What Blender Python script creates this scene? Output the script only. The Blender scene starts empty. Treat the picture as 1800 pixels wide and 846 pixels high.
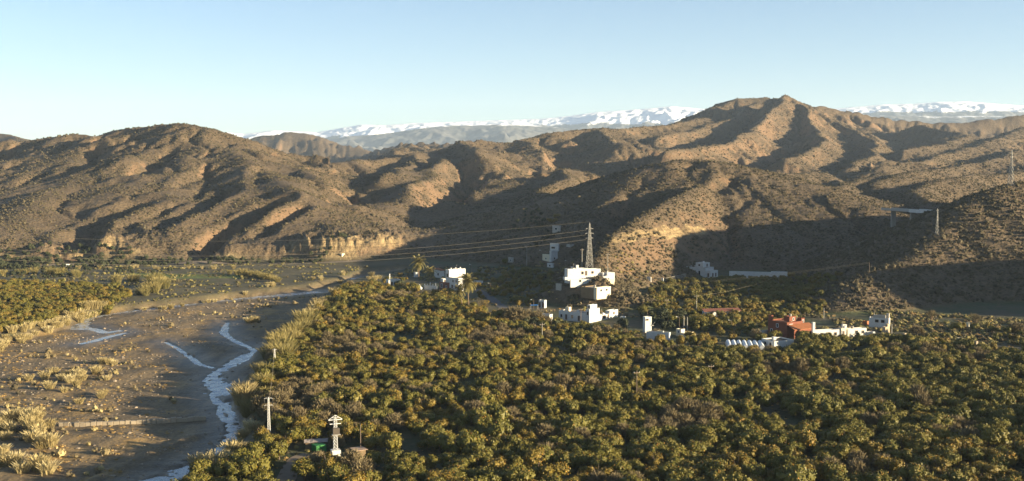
import bpy, bmesh, math, random
import numpy as np
from mathutils import Vector, Matrix

random.seed(7)
rng = np.random.default_rng(11)
S = bpy.context.scene
C = S.collection

# ------------------------------------------------------------------ camera, sky, sun, exposure
F = 1930.0                                  # focal length in photo pixels (photo 1800 x 846)
EYE = 63.0
PITCH = math.atan((423 - 290) / F)
cam_d = bpy.data.cameras.new('camera')
cam = bpy.data.objects.new('camera', cam_d)
C.objects.link(cam)
cam_d.sensor_width = 36.0
cam_d.lens = 36.0 * F / 1800.0
cam_d.clip_start = 1.0
cam_d.clip_end = 60000.0
cam.location = (0, 0, EYE)
cam.rotation_euler = (math.pi / 2 - PITCH, 0, 0)
S.camera = cam

SUN_AZ, SUN_EL = 107.0, 9.9                # clockwise from the view direction (+Y), degrees
w = bpy.data.worlds.new('World')
S.world = w
w.use_nodes = True
nt = w.node_tree
bg = nt.nodes['Background']
sky = nt.nodes.new('ShaderNodeTexSky')
sky.sky_type = 'NISHITA'
sky.sun_disc = False
sky.sun_elevation = math.radians(SUN_EL)
sky.sun_rotation = math.radians(SUN_AZ)
sky.altitude = 400
sky.air_density = 0.8
sky.dust_density = 0.30
sky.ozone_density = 2.2
nt.links.new(sky.outputs[0], bg.inputs[0])
bg.inputs[1].default_value = 0.050

sl = bpy.data.lights.new('sun', 'SUN')
sl.energy = 5.0
sl.angle = math.radians(0.5)
sl.color = (1.0, 0.83, 0.55)
sun = bpy.data.objects.new('sun', sl)
C.objects.link(sun)
a, e = math.radians(SUN_AZ), math.radians(SUN_EL)
TO_SUN = Vector((math.sin(a) * math.cos(e), math.cos(a) * math.cos(e), math.sin(e)))
sun.rotation_euler = TO_SUN.to_track_quat('Z', 'Y').to_euler()

HAZE = 4.2e-5
S.view_settings.view_transform = 'Standard'
S.view_settings.look = 'None'
S.view_settings.exposure = 2.06
S.view_settings.gamma = 1.0

# ------------------------------------------------------------------ from photo pixels to the place
def P(px, py, d):
    u, v = (px - 900) / F, (423 - py) / F
    y = math.cos(PITCH) + v * math.sin(PITCH)
    z = v * math.cos(PITCH) - math.sin(PITCH)
    return (u / y * d, d, EYE + z / y * d)

def G(px, py, z=0.0):
    u, v = (px - 900) / F, (423 - py) / F
    y = math.cos(PITCH) + v * math.sin(PITCH)
    zz = v * math.cos(PITCH) - math.sin(PITCH)
    d = (z - EYE) / zz * y
    return (u / y * d, d, z)

# ------------------------------------------------------------------ noise
_perm = np.random.default_rng(5).permutation(1024)
_ga = np.random.default_rng(6).random(1024) * 2 * np.pi
_gx, _gy = np.cos(_ga), np.sin(_ga)

def perlin(x, y):
    xi = np.floor(x).astype(np.int64); yi = np.floor(y).astype(np.int64)
    fx, fy = x - xi, y - yi
    ux = fx * fx * fx * (fx * (fx * 6 - 15) + 10)
    uy = fy * fy * fy * (fy * (fy * 6 - 15) + 10)
    def g(ix, iy, dx, dy):
        h = _perm[(_perm[ix & 1023] + iy) & 1023]
        return _gx[h] * dx + _gy[h] * dy
    n00 = g(xi, yi, fx, fy); n10 = g(xi + 1, yi, fx - 1, fy)
    n01 = g(xi, yi + 1, fx, fy - 1); n11 = g(xi + 1, yi + 1, fx - 1, fy - 1)
    a0 = n00 + ux * (n10 - n00); a1 = n01 + ux * (n11 - n01)
    return 1.5 * (a0 + uy * (a1 - a0))

def fbm(x, y, o=4, gain=0.5):
    s, am = 0, 1.0
    for k in range(o):
        s = s + am * perlin(x * 2 ** k + 17.3 * k, y * 2 ** k - 9.1 * k)
        am *= gain
    return s

def ridged(x, y, o=4, gain=0.5):
    s, am, tot = 0, 1.0, 0
    for k in range(o):
        n = 1 - np.abs(perlin(x * 2 ** k + 31.7 * k, y * 2 ** k + 5.9 * k))
        s = s + am * n * n; tot += am
        am *= gain
    return s / tot

def sstep(a, b, x):
    t = np.clip((x - a) / (b - a), 0, 1)
    return t * t * (3 - 2 * t)

# ------------------------------------------------------------------ ridges: (photo x, photo y, metres away), slope, rounding, rib depth, rib spacing
RIDGES = [
    # near spur on the right
    ([(2100, 285, 690), (1900, 306, 650), (1800, 321, 622), (1745, 333, 606), (1700, 362, 588), (1650, 411, 560), (1600, 452, 534), (1560, 473, 514),
      (1530, 482, 503), (1500, 502, 489), (1470, 532, 474)], .46, 6, .8, 45),
    # spur off to the right that shades the foot of the near one
    ([(340, 450, 46, 'w'), (380, 460, 50, 'w'), (430, 468, 54, 'w'), (560, 480, 56, 'w')], .85, 8, 1, 40),
    # hill behind the near spur, off to the right
    ([(2000, 306, 900), (1900, 314, 850), (1830, 322, 800), (1760, 340, 770)], .45, 10, 5, 50),
    # knoll with the white house on it
    ([(985, 498, 505), (1020, 495, 500), (1055, 495, 496), (1085, 502, 491), (1108, 508, 491), (1126, 518, 489)], 1.0, 8, 2.5, 16),
    ([(1058, 487, 498), (1052, 468, 540), (1048, 452, 590)], .75, 7, 3, 16),
    # central hill: crest, then its two spurs towards the village
    ([(1190, 284, 890), (1250, 283, 890), (1290, 290, 880), (1350, 306, 860), (1420, 327, 830), (1480, 347, 800), (1540, 368, 770), (1600, 384, 745)], .27, 25, 5, 70),
    ([(1190, 284, 890), (1140, 302, 870), (1100, 325, 830), (1060, 356, 780), (1015, 396, 720)], .45, 12, 5, 50),
    ([(1290, 290, 880), (1235, 325, 800), (1172, 352, 700), (1120, 380, 640), (1075, 408, 600), (1050, 446, 560)], .92, 9, 3, 45),
    # mid ridge that makes the skyline left of the peak
    ([(1240, 205, 2250), (1180, 215, 2050), (1100, 222, 1950), (1050, 224, 1900), (1000, 227, 1850), (960, 231, 1800), (920, 244, 1750), (880, 250, 1700), (850, 246, 1650),
      (815, 244, 1600), (780, 257, 1560), (740, 267, 1520), (700, 273, 1470), (650, 276, 1420), (600, 282, 1350), (560, 296, 1280)], .33, 12, 16, 110),
    ([(815, 244, 1600), (845, 266, 1420), (868, 292, 1220), (835, 322, 1060), (800, 352, 960)], .36, 8, 10, 70),
    ([(920, 244, 1750), (955, 262, 1500), (985, 284, 1280), (1000, 305, 1120), (960, 340, 960)], .36, 8, 10, 70),
    ([(740, 267, 1520), (715, 286, 1300), (672, 308, 1120), (645, 328, 1010)], .46, 6, 10, 60),
    ([(1050, 224, 1900), (1072, 240, 1720), (1090, 254, 1560)], .36, 6, 8, 70),
    ([(850, 246, 1650), (780, 285, 1300), (735, 320, 1080), (722, 338, 990)], .44, 6, 8, 60),
    # peak
    ([(1180, 216, 2250), (1220, 206, 2300), (1260, 186, 2400), (1300, 172, 2450), (1340, 170, 2480), (1368, 172, 2450)], .40, 30, 14, 150),
    ([(1366, 173, 2330), (1386, 163.5, 2330), (1396, 166, 2330), (1424, 186, 2350), (1450, 196, 2450)], .62, 5, 22, 120),
    ([(1420, 187, 2500), (1442, 184, 2550), (1480, 190, 2600), (1520, 200, 2650), (1560, 206, 2700), (1620, 215, 2750), (1700, 216, 2800), (1760, 206, 2850),
      (1800, 201, 2900), (1900, 188, 2950), (2100, 180, 3000)], .40, 25, 18, 150),
    ([(1386, 164, 2330), (1352, 196, 2140), (1325, 222, 1950), (1290, 240, 1750), (1240, 252, 1550), (1180, 258, 1400)], .48, 6, 16, 100),
    ([(1400, 170, 2330), (1425, 212, 2120), (1450, 240, 1900), (1430, 262, 1650), (1380, 275, 1450)], .50, 6, 16, 100),
    ([(1424, 188, 2350), (1500, 225, 2200), (1540, 246, 1950), (1530, 270, 1650), (1480, 290, 1400)], .48, 8, 16, 100),
    ([(1340, 171, 2480), (1290, 200, 2250), (1240, 222, 2050), (1160, 235, 1850)], .45, 10, 14, 100),
    # bare hills right of the peak
    ([(1620, 218, 2400), (1700, 235, 2200), (1660, 250, 1900), (1590, 262, 1700)], .40, 14, 10, 90),
    ([(1800, 222, 2300), (1760, 240, 2050), (1690, 262, 1750), (1640, 275, 1550), (1560, 290, 1350)], .38, 14, 10, 90),
    ([(1900, 240, 1900), (1800, 262, 1650), (1740, 280, 1450), (1670, 290, 1300), (1600, 300, 1180), (1540, 318, 1080)], .36, 14, 10, 90),
    ([(1980, 262, 1500), (1860, 283, 1300), (1770, 300, 1180), (1690, 305, 1080), (1640, 318, 1000), (1600, 335, 930), (1628, 362, 860)], .38, 10, 8, 70),
    ([(1440, 300, 1300), (1380, 300, 1180), (1330, 296, 1080), (1290, 290, 980)], .33, 10, 8, 70),
    ([(1560, 300, 1250), (1490, 318, 1080), (1450, 330, 980), (1430, 338, 920)], .34, 10, 8, 60),
    # big hill on the left
    ([(-300, 262, 1500), (-150, 255, 1500), (0, 251, 1480), (60, 247, 1450), (95, 239, 1400), (130, 234, 1370), (160, 237, 1350), (200, 230, 1320), (250, 222, 1300), (290, 218.5, 1280),
      (340, 216.5, 1260), (372, 224, 1235), (410, 244, 1200), (450, 264, 1150), (490, 284, 1100), (530, 304, 1040), (560, 320, 990), (590, 342, 930),
      (612, 365, 880), (616, 390, 830)], .36, 22, 2.5, 190),
    ([(410, 262, 1130), (450, 300, 1000), (500, 338, 890), (545, 372, 820), (590, 398, 780), (602, 420, 755)], .36, 18, 3.5, 60),
    ([(310, 235, 1190), (285, 268, 1100), (262, 300, 1020), (250, 320, 960)], .27, 24, 2, 50),
    ([(340, 300, 1030), (285, 345, 900), (215, 392, 800), (160, 425, 750)], .28, 22, 2, 50),
    ([(455, 322, 950), (410, 345, 880), (345, 382, 810), (290, 420, 760)], .28, 22, 2, 50),
    ([(500, 345, 880), (470, 370, 820), (420, 405, 775), (375, 435, 745)], .32, 15, 3, 50),
    ([(545, 372, 820), (520, 390, 790), (490, 415, 762)], .36, 12, 3, 50),
    ([(60, 250, 1420), (20, 290, 1200), (-40, 340, 1000), (-120, 390, 850)], .25, 22, 3, 80),
    ([(150, 240, 1350), (165, 275, 1150), (130, 312, 1000), (60, 360, 860), (20, 400, 780)], .25, 22, 3, 70),
    # hills beyond
    ([(400, 256, 3600), (425, 245, 3700), (460, 237.5, 3700), (500, 231.5, 3700), (540, 234, 3700), (565, 243, 3650), (600, 254, 3600), (650, 266, 3500), (720, 280, 3400)], .32, 15, 22, 220),
    ([(640, 282, 4700), (680, 266, 4900), (702, 257, 4900), (722, 264, 4900), (760, 276, 4700)], .35, 20, 20, 250),
    ([(-150, 225, 2500), (0, 235, 2500), (30, 241, 2400), (62, 250, 2300), (100, 262, 2250)], .35, 20, 15, 180),
]

RIVER_PX = [(-220, 660), (-60, 610), (40, 593), (110, 574), (150, 553), (240, 541), (330, 531), (450, 516), (540, 507), (600, 492), (640, 478), (700, 470), (720, 474),
            (690, 482), (640, 490), (600, 502), (572, 520), (548, 545), (510, 568), (475, 592), (458, 618), (448, 650), (436, 690), (432, 730), (440, 765), (418, 790),
            (378, 816), (322, 850), (240, 905), (-400, 1200), (-700, 900)]
RIVER = np.array([G(px, py, -2.0)[:2] for px, py in RIVER_PX])
RIVER_Z = -2.6

# water courses in the bed: photo points with half width in metres
STREAMS = [
    [(150, 905, 6), (250, 862, 5.5), (300, 842, 4.5), (340, 825, 3.8), (380, 803, 3.2), (405, 785, 2.9), (413, 765, 2.4), (410, 748, 1.7), (406, 730, 1.3), (398, 712, 1.4), (382, 706, 1.2), (374, 698, 1.4),
     (384, 689, 3.4), (388, 678, 4.2), (378, 668, 3.0), (378, 657, 1.9), (392, 648, 1.7), (412, 638, 2.1), (432, 627, 2.4), (449, 617, 1.5)],
    [(412, 745, .8), (396, 738, 1.0), (385, 724, .9), (388, 712, .8), (404, 705, 1.1)],
    [(449, 617, 1.2), (440, 610, 1.0), (420, 602, 1.2), (405, 594, 1.0), (393, 585, 1.6), (396, 574, 1.2), (400, 566, .7)],
    [(376, 646, 1.0), (352, 640, 1.2), (330, 624, .9), (310, 610, .8), (290, 600, .6)],
    [(222, 584, 1.0), (196, 590, 1.6), (160, 600, 1.8), (140, 604, 1.2)],
    [(215, 580, 1.2), (185, 584, 1.8), (165, 578, 2.0), (138, 576, 3.4), (136, 566, 4.0), (152, 558, 3.6), (190, 550, 4.0), (240, 544, 3.8), (300, 537, 4.0), (360, 530, 3.6), (430, 523, 3.4), (500, 518, 3.6), (560, 512, 3.2)],
    [(550, 486, 2.0), (590, 487, 3.5), (630, 489, 4.0), (670, 488, 3.0)],
]

def poly_sd(x, y, poly):
    """signed distance to a polygon, positive inside"""
    d2 = np.full(x.shape, 1e18); inside = np.zeros(x.shape, bool)
    n = len(poly)
    for i in range(n):
        ax, ay = poly[i]; bx, by = poly[(i + 1) % n]
        ex, ey = bx - ax, by - ay
        t = np.clip(((x - ax) * ex + (y - ay) * ey) / (ex * ex + ey * ey + 1e-9), 0, 1)
        d2 = np.minimum(d2, (x - ax - t * ex) ** 2 + (y - ay - t * ey) ** 2)
        c = (ay > y) != (by > y)
        xx = ex * (y - ay) / (ey if abs(ey) > 1e-9 else 1e-9) + ax
        inside ^= c & (x < xx)
    d = np.sqrt(d2)
    return np.where(inside, d, -d)

def line_dist(x, y, pts):
    """distance to a polyline and the interpolated third value there"""
    best = np.full(x.shape, 1e9); val = np.zeros(x.shape)
    for (ax, ay, av), (bx, by, bv) in zip(pts[:-1], pts[1:]):
        ex, ey = bx - ax, by - ay
        t = np.clip(((x - ax) * ex + (y - ay) * ey) / (ex * ex + ey * ey + 1e-9), 0, 1)
        d = np.hypot(x - ax - t * ex, y - ay - t * ey)
        m = d < best
        best = np.where(m, d, best); val = np.where(m, av + t * (bv - av), val)
    return best, val

STREAM_W = [[(*G(px, py, RIVER_Z)[:2], hw) for px, py, hw in s] for s in STREAMS]
BERM = [(*G(px, py, RIVER_Z)[:2], 0) for px, py in [(120, 870), (175, 842), (230, 815), (290, 786), (345, 766)]]
SCAR = [(*P(px, py, d)[:2], 0) for px, py, d in [(1062, 447, 575), (1095, 430, 598), (1130, 418, 622), (1165, 408, 645), (1200, 402, 665), (1235, 396, 690)]]

def smax(a, b, k):
    h = np.clip(0.5 + 0.5 * (a - b) / k, 0, 1)
    return b + (a - b) * h + k * h * (1 - h)

def terrain(x, y, masks=False, gully=True):
    erode = ERODE
    x = np.asarray(x, float); y = np.asarray(y, float)
    shp = x.shape; x = x.ravel(); y = y.ravel()
    d = np.hypot(x, y)
    # domain warp makes every crest and gully wander
    wa = sstep(500, 1200, d)
    wx = x + (2.5 + 11 * wa) * fbm(x / 120, y / 120, 2); wy = y + (2.5 + 11 * wa) * fbm(x / 120 + 40, y / 120 + 7, 2)
    ang = x / np.maximum(y, 1)
    mid_ = sstep(-.17, -.10, ang) * sstep(.30, .20, ang)
    floor = 62 * sstep(930, 1950, y) * mid_ + 26 * sstep(950, 1700, y) * (1 - mid_) * sstep(-.12, .12, ang) + 14 * sstep(850, 1500, y)
    floor = floor + 22 * sstep(700, 1250, y) * sstep(.22, .34, ang) + 30 * sstep(1800, 3000, y)
    z = floor.copy(); RW = np.full(len(x), 200.0)
    for k, (pts, s, rw, ra, rl) in enumerate(RIDGES):
        pw = [(p[0], p[1], p[2]) if len(p) == 4 else P(*p) for p in pts]
        hmax = max(p[2] for p in pw)
        reach = (hmax + 10) / s + 60
        xs = [p[0] for p in pw]; ys = [p[1] for p in pw]
        m = np.nonzero((x > min(xs) - reach) & (x < max(xs) + reach) & (y > min(ys) - reach) & (y < max(ys) + reach))[0]
        if not len(m): continue
        X, Y = wx[m], wy[m]
        # keep the crest itself where the photo has it
        best = np.full(len(m), -1e9); U = np.zeros(len(m)); R = np.zeros(len(m)); L0 = 0.0
        for (ax, ay, az), (bx, by, bz) in zip(pw[:-1], pw[1:]):
            ex, ey = bx - ax, by - ay
            L = math.hypot(ex, ey)
            t = np.clip(((X - ax) * ex + (Y - ay) * ey) / (L * L + 1e-9), 0, 1)
            r = np.hypot(X - ax - t * ex, Y - ay - t * ey)
            h = az + t * (bz - az) - s * (np.sqrt(r * r + rw * rw) - rw)
            g = h > best
            best = np.where(g, h, best); R = np.where(g, r, R); U = np.where(g, L0 + t * L, U)
            L0 += L
        # ribs and gullies that run down from the crest
        off = 13.7 * k
        wob = fbm(X / (rl * 1.3) + off, Y / (rl * 1.3), 2) * .35
        n1 = np.abs(perlin(U / rl + wob + off, R / (rl * 3.5) + off))
        n2 = np.abs(perlin(U / rl * 2.3 + 2 * wob + off, R / (rl * 1.8) - off))
        gz = 1 - np.exp(-R / (rl * .55))
        best = best - ra * gz * (.95 - 1.25 * n1) - .42 * ra * gz * (.9 - 1.3 * n2)
        zm = z[m]; RW[m] = np.where(best > zm, R, np.minimum(RW[m], 400)); z[m] = smax(best, zm, 3.0 if hmax < 70 else 7.0)
    hill = z - floor
    hm = np.maximum(sstep(1, 9, hill), sstep(900, 1060, y))
    hill = np.where(y > 980, np.maximum(hill, 3), hill)
    far = sstep(1050, 1500, y)
    # broken ground between and on the hills
    keep = .12 + .88 * sstep(5, 110, RW)
    pk = 1 - .65 * np.exp(-((x - 560) ** 2 + (y - 2250) ** 2) / 420 ** 2)
    big = ridged(wx / 210, wy / 170, 4, .5)
    z = z + far * hm * keep * pk * (40 * (big - .55))
    mid = ridged(wx / 75 + 3, wy / 75, 3, .55)
    spm = 1 - .8 * sstep(120, 150, x) * sstep(430, 460, y) * sstep(700, 660, y)
    z = z + hm * spm * keep * (2.2 + 12 * far * (.45 + .55 * pk)) * (mid - .6)
    z = z + hm * far * 3.0 * keep * (ridged(wx / 34 + 7, wy / 40, 2) - .6)
    z = z + hm * keep * pk * sstep(930, 1150, y) * sstep(2300, 1800, y) * (20 * (ridged(wx / 190 + 5, wy / 260 + 2, 4, .55) - .58))
    z = z + hm * keep * pk * sstep(900, 1250, y) * 22 * (ridged(wx / 125 + 11, wy / 105, 3) - .58)
    z = z + hm * spm * 1.1 * fbm(wx / 22, wy / 22, 3, .55) * (.6 + .8 * far)
    kn = np.exp(-((x - 50) / 26) ** 2 - ((y - 484) / 24) ** 2) * hm
    z = z + kn * (1.3 * (ridged(x / 9, y / 9 + z / 4, 3, .6) - .6) + .8 * fbm(x / 3, y / 3, 2))
    if erode is not None:
        gx = np.clip((x - EX0) / EDX, 0, erode.shape[1] - 1.001); gy = np.clip((y - EY0) / EDX, 0, erode.shape[0] - 1.001)
        ix, iy = gx.astype(int), gy.astype(int); fx, fy = gx - ix, gy - iy
        z = z + hm * spm * ((erode[iy, ix] * (1 - fx) + erode[iy, ix + 1] * fx) * (1 - fy) + (erode[iy + 1, ix] * (1 - fx) + erode[iy + 1, ix + 1] * fx) * fy)
    # cut foot: low bluffs where the hills meet the valley floor on the left and round the knoll
    foot = sstep(-30, -90, x) * sstep(600, 680, y) * sstep(1000, 850, y)
    hz = np.maximum(z - floor, 0)
    cf = foot * np.clip(.44 + 1.1 * fbm(x / 70 + 3, y / 70, 2) + .45 * np.exp(-((x + 165) / 85) ** 2), 0, 1.2)
    flute = 1 + .55 * (ridged(x / 9, y / 22, 3, .6) - .6) + .12 * fbm(x / 3, y / 3, 2)
    hb = hz
    z = z + 11 * cf * flute * sstep(.6, 3.0, hz) * np.exp(-np.maximum(hz - 2, 0) / 11)
    if gully:
        for pts, dep, wid in GULLY_W:
            gx = [p[0] for p in pts]; gy = [p[1] for p in pts]; b = 5 * wid
            m = np.nonzero((x > min(gx) - b) & (x < max(gx) + b) & (y > min(gy) - b) & (y < max(gy) + b))[0]
            if not len(m): continue
            dd, tt = line_dist(wx[m], wy[m], pts)
            q = dd / wid
            z[m] -= dep * np.exp(-q * q * 1.2) * tt * (.8 + .4 * perlin(x[m] / 15, y[m] / 15))
            z[m] += dep * .22 * np.exp(-(q - 2.1) ** 2 * 2) * tt
    # valley floor
    sd = poly_sd(x, y, RIVER) if True else None
    sd = sd + 2.5 * fbm(x / 18, y / 18, 2)
    flat = 1 - sstep(.3, 3, z - floor)
    z = z + flat * .25 * fbm(x / 30, y / 30, 2)
    rv = sstep(-2.5, 3.0, sd) * (1 - sstep(2, 8, hill))
    bed = RIVER_Z + .30 * fbm(x / 16, y / 11, 4, .6) + .55 * (ridged(x / 34 + y / 90, y / 75, 3) - .6)
    wet = np.zeros(len(x))
    nearr = np.nonzero(rv > .01)[0]
    if len(nearr):
        X, Y = x[nearr], y[nearr]
        b = np.maximum(bed[nearr], RIVER_Z - .12)
        berm, _ = line_dist(X, Y, BERM)
        b = b + .55 * sstep(2.6, .4, berm) + .3 * sstep(5, 1, berm) * fbm(X / 4, Y / 4, 2)
        rip = .42 * fbm(X / 3.2, Y / 4.2, 3, .6) * (1 - .65 * sstep(330, 410, Y))
        for st in STREAM_W:
            dd, hw = line_dist(X, Y, st)
            hw = np.maximum(hw * np.where(Y < 360, .84, 1.0), .6)
            c = 1 - dd / (1.05 * hw)
            zc = RIVER_Z - .30 - .42 * np.maximum(c, -.6) + rip * sstep(0, 1.6, hw)
            nr_ = sstep(2.3, 1.25, dd / hw)
            b = np.where(nr_ > 0, np.minimum(b, b * (1 - nr_) + zc * nr_), b)
            wet[nearr] = np.maximum(wet[nearr], sstep(14, 1, dd - hw))
        bed[nearr] = b
    z = z * (1 - rv) + bed * rv
    if not masks:
        return z.reshape(shp)
    sc, _ = line_dist(x, y, SCAR)
    sc = sstep(4.5, 2.0, sc + 2.0 * fbm(x / 14, y / 14, 2))
    return z, sstep(.25, 1.8, hill) * (1 - rv), rv, wet, np.maximum(cf * sstep(.4, 1.0, hb) * sstep(6.5, 3.0, hb), sc)

GULLY_W = []
ERODE, EX0, EY0, EDX = None, -760.0, 470.0, 4.5

def run_erosion(steps=9, K=.038):
    """water cuts branching gullies into the hills: steepest descent drainage and stream incision on a 4.5 m grid"""
    xs = np.arange(EX0, 1150, EDX); ys = np.arange(EY0, 2760, EDX)
    X, Y = np.meshgrid(xs, ys)
    z0, hm_, _, _, _ = terrain(X, Y, True)
    z0 = z0.reshape(X.shape); hm_ = hm_.reshape(X.shape)
    nr, nc = X.shape
    zz = z0 + np.random.default_rng(8).normal(size=X.shape) * .25
    offs = [(-1, -1), (-1, 0), (-1, 1), (0, -1), (0, 1), (1, -1), (1, 0), (1, 1)]
    idx = np.arange(nr * nc).reshape(nr, nc)
    fixed = hm_ < .35; fixed[0] = fixed[-1] = True; fixed[:, 0] = fixed[:, -1] = True
    for s_ in range(steps):
        best = np.zeros_like(zz); rec = idx.copy()
        for dy, dx in offs:
            nb = np.roll(zz, (-dy, -dx), (0, 1)); ni = np.roll(idx, (-dy, -dx), (0, 1))
            sl_ = (zz - nb) / (EDX * math.hypot(dx, dy))
            m = sl_ > best
            best = np.where(m, sl_, best); rec = np.where(m, ni, rec)
        rec[fixed] = idx[fixed]
        order = np.argsort(-zz, axis=None).tolist(); rl = rec.ravel().tolist()
        A = [EDX * EDX] * (nr * nc)
        for i in order:
            j = rl[i]
            if j != i: A[j] += A[i]
        Fq = (K * (1 + 1.6 * sstep(900, 1250, Y.ravel())) * np.sqrt(np.array(A)) / EDX).tolist()
        zl = zz.ravel().tolist()
        for i in reversed(order):
            j = rl[i]
            if j != i:
                f_ = Fq[i]
                v = (zl[i] + f_ * zl[j]) / (1 + f_)
                if v < zl[i]: zl[i] = v
        zz = np.array(zl).reshape(nr, nc)
        for _ in range(2):      # slopes slump into the gullies
            lap = (np.roll(zz, 1, 0) + np.roll(zz, -1, 0) + np.roll(zz, 1, 1) + np.roll(zz, -1, 1) - 4 * zz)
            zz = np.where(fixed, zz, zz + .010 * lap)
    d_ = np.where(fixed, 0, zz - z0)
    return np.clip(d_, -16, 3)

_ts = np.concatenate([np.linspace(60, 700, 500), np.linspace(702, 1400, 300), np.linspace(1405, 4500, 300)])

def HITS(pxs, gully=True):
    """where the lines of sight through these photo points meet the ground"""
    pts = np.array([[(P(px, py, 1.0)[0]), P(px, py, 1.0)[2] - EYE] for px, py in pxs])
    X = pts[:, 0:1] * _ts; Y = np.ones((len(pts), 1)) * _ts; Z = EYE + pts[:, 1:2] * _ts
    T = terrain(X, Y, gully=gully)
    out = []
    for k in range(len(pts)):
        b = np.nonzero(T[k] >= Z[k])[0]
        i = b[0] if len(b) else len(_ts) - 1
        if i > 0:
            d0, d1 = Z[k, i - 1] - T[k, i - 1], Z[k, i] - T[k, i]
            f = d0 / (d0 - d1) if d0 != d1 else 0
        else: f = 1; i = 1
        d = _ts[i - 1] + f * (_ts[i] - _ts[i - 1])
        out.append((pts[k, 0] * d, d, EYE + pts[k, 1] * d))
    return out

GULLIES = [     # photo points, depth, half width
    ([(262, 348), (205, 378), (150, 412), (112, 447)], 15, 15), ([(185, 410), (145, 445)], 8, 8),
    ([(400, 334), (345, 366), (285, 402)], 11, 10), ([(480, 356), (430, 388), (385, 425), (352, 449)], 14, 12), ([(385, 388), (330, 425)], 6, 8),
    ([(520, 366), (472, 412)], 8, 8), ([(297, 255), (278, 280), (250, 302)], 20, 24), ([(160, 266), (145, 288), (124, 308)], 12, 15),
    ([(365, 302), (325, 327)], 7, 9), ([(456, 300), (455, 322)], 7, 8),
    ([(650, 322), (625, 338), (596, 350)], 22, 24), ([(850, 294), (825, 318), (793, 346)], 26, 30), ([(990, 282), (955, 302), (920, 320)], 26, 32),
    ([(1225, 287), (1206, 292)], 6, 8), ([(1300, 316), (1255, 334)], 7, 9), ([(1172, 352), (1120, 366), (1065, 388)], 6, 10),
]
ERODE = run_erosion()
_gh = HITS([p for g in GULLIES for p in g[0]], gully=False)
for gi, (g, dep, wid) in enumerate(GULLIES):
    if gi < 10: dep, wid = dep * .85, wid * .68
    n = len(g); pts = [_gh.pop(0) for _ in range(n)]
    GULLY_W.append(([(p[0], p[1], .35 + .65 * math.sin(math.pi * (.2 + .65 * k / max(n - 1, 1)))) for k, p in enumerate(pts)], dep, wid))

def H(x, y):
    return float(terrain(np.array([x]), np.array([y]))[0])

# ------------------------------------------------------------------ helpers
def mat(name, col, rough=.85, nodes=None, spec=.2):
    m = bpy.data.materials.new(name)
    m.use_nodes = True
    b = m.node_tree.nodes['Principled BSDF']
    b.inputs['Base Color'].default_value = (*col, 1)
    b.inputs['Roughness'].default_value = rough
    b.inputs['Specular IOR Level'].default_value = spec
    if nodes: nodes(m.node_tree, b)
    return m

def nd(t, typ, **kw):
    n = t.nodes.new(typ)
    for k, v in kw.items():
        if k.startswith('i_'): n.inputs[int(k[2:]) if k[2:].isdigit() else k[2:]].default_value = v
        else: setattr(n, k, v)
    return n

def ramp(t, fac, stops):
    r = t.nodes.new('ShaderNodeValToRGB')
    el = r.color_ramp.elements
    while len(el) < len(stops): el.new(.5)
    for q, (p, c) in zip(el, stops):
        q.position = p; q.color = (*c, 1) if len(c) == 3 else c
    t.links.new(fac, r.inputs[0])
    return r.outputs[0]

def noise(t, vec, scale, detail=4, rough=.55, out=0):
    n = nd(t, 'ShaderNodeTexNoise')
    n.inputs['Scale'].default_value = scale; n.inputs['Detail'].default_value = detail; n.inputs['Roughness'].default_value = rough
    if vec is not None: t.links.new(vec, n.inputs['Vector'])
    return n.outputs[out]

def mix(t, fac, c1, c2, typ='MIX'):
    n = nd(t, 'ShaderNodeMixRGB', blend_type=typ)
    for s, v in ((0, fac), (1, c1), (2, c2)):
        if isinstance(v, (int, float)): n.inputs[s].default_value = v
        elif isinstance(v, tuple): n.inputs[s].default_value = (*v, 1) if len(v) == 3 else v
        else: t.links.new(v, n.inputs[s])
    return n.outputs[0]

def math_(t, op, a, b=0.0, c=None):
    n = nd(t, 'ShaderNodeMath', operation=op)
    for s, v in enumerate((a, b) if c is None else (a, b, c)):
        if isinstance(v, (int, float)): n.inputs[s].default_value = v
        else: t.links.new(v, n.inputs[s])
    return n.outputs[0]

def attr(t, name):
    n = nd(t, 'ShaderNodeAttribute', attribute_name=name)
    return n

def bump(t, b, h, dist, strength=1.0):
    n = nd(t, 'ShaderNodeBump')
    n.inputs['Distance'].default_value = dist; n.inputs['Strength'].default_value = strength
    t.links.new(h, n.inputs['Height']); t.links.new(n.outputs[0], b.inputs['Normal'])

def link_mesh(name, me, parent=None, mats=()):
    for m in mats: me.materials.append(m)
    o = bpy.data.objects.new(name, me)
    C.objects.link(o)
    if parent is not None: o.parent = parent
    return o

def tag(o, label=None, cat=None, group=None, kind=None):
    if label: o['label'] = label
    if cat: o['category'] = cat
    if group: o['group'] = group
    if kind: o['kind'] = kind
    return o

def grid_mesh(name, X, Y, Z):
    r, c = X.shape
    co = np.stack([X, Y, Z], -1).reshape(-1, 3).astype(np.float32)
    i = np.arange(r * c).reshape(r, c)
    q = np.stack([i[:-1, :-1], i[:-1, 1:], i[1:, 1:], i[1:, :-1]], -1).reshape(-1, 4)
    me = bpy.data.meshes.new(name)
    me.vertices.add(len(co)); me.vertices.foreach_set('co', co.ravel())
    me.loops.add(q.size); me.loops.foreach_set('vertex_index', q.ravel().astype(np.int32))
    me.polygons.add(len(q)); me.polygons.foreach_set('loop_start', np.arange(0, q.size, 4, dtype=np.int32))
    me.update(calc_edges=True)
    me.shade_smooth()
    return me

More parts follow.
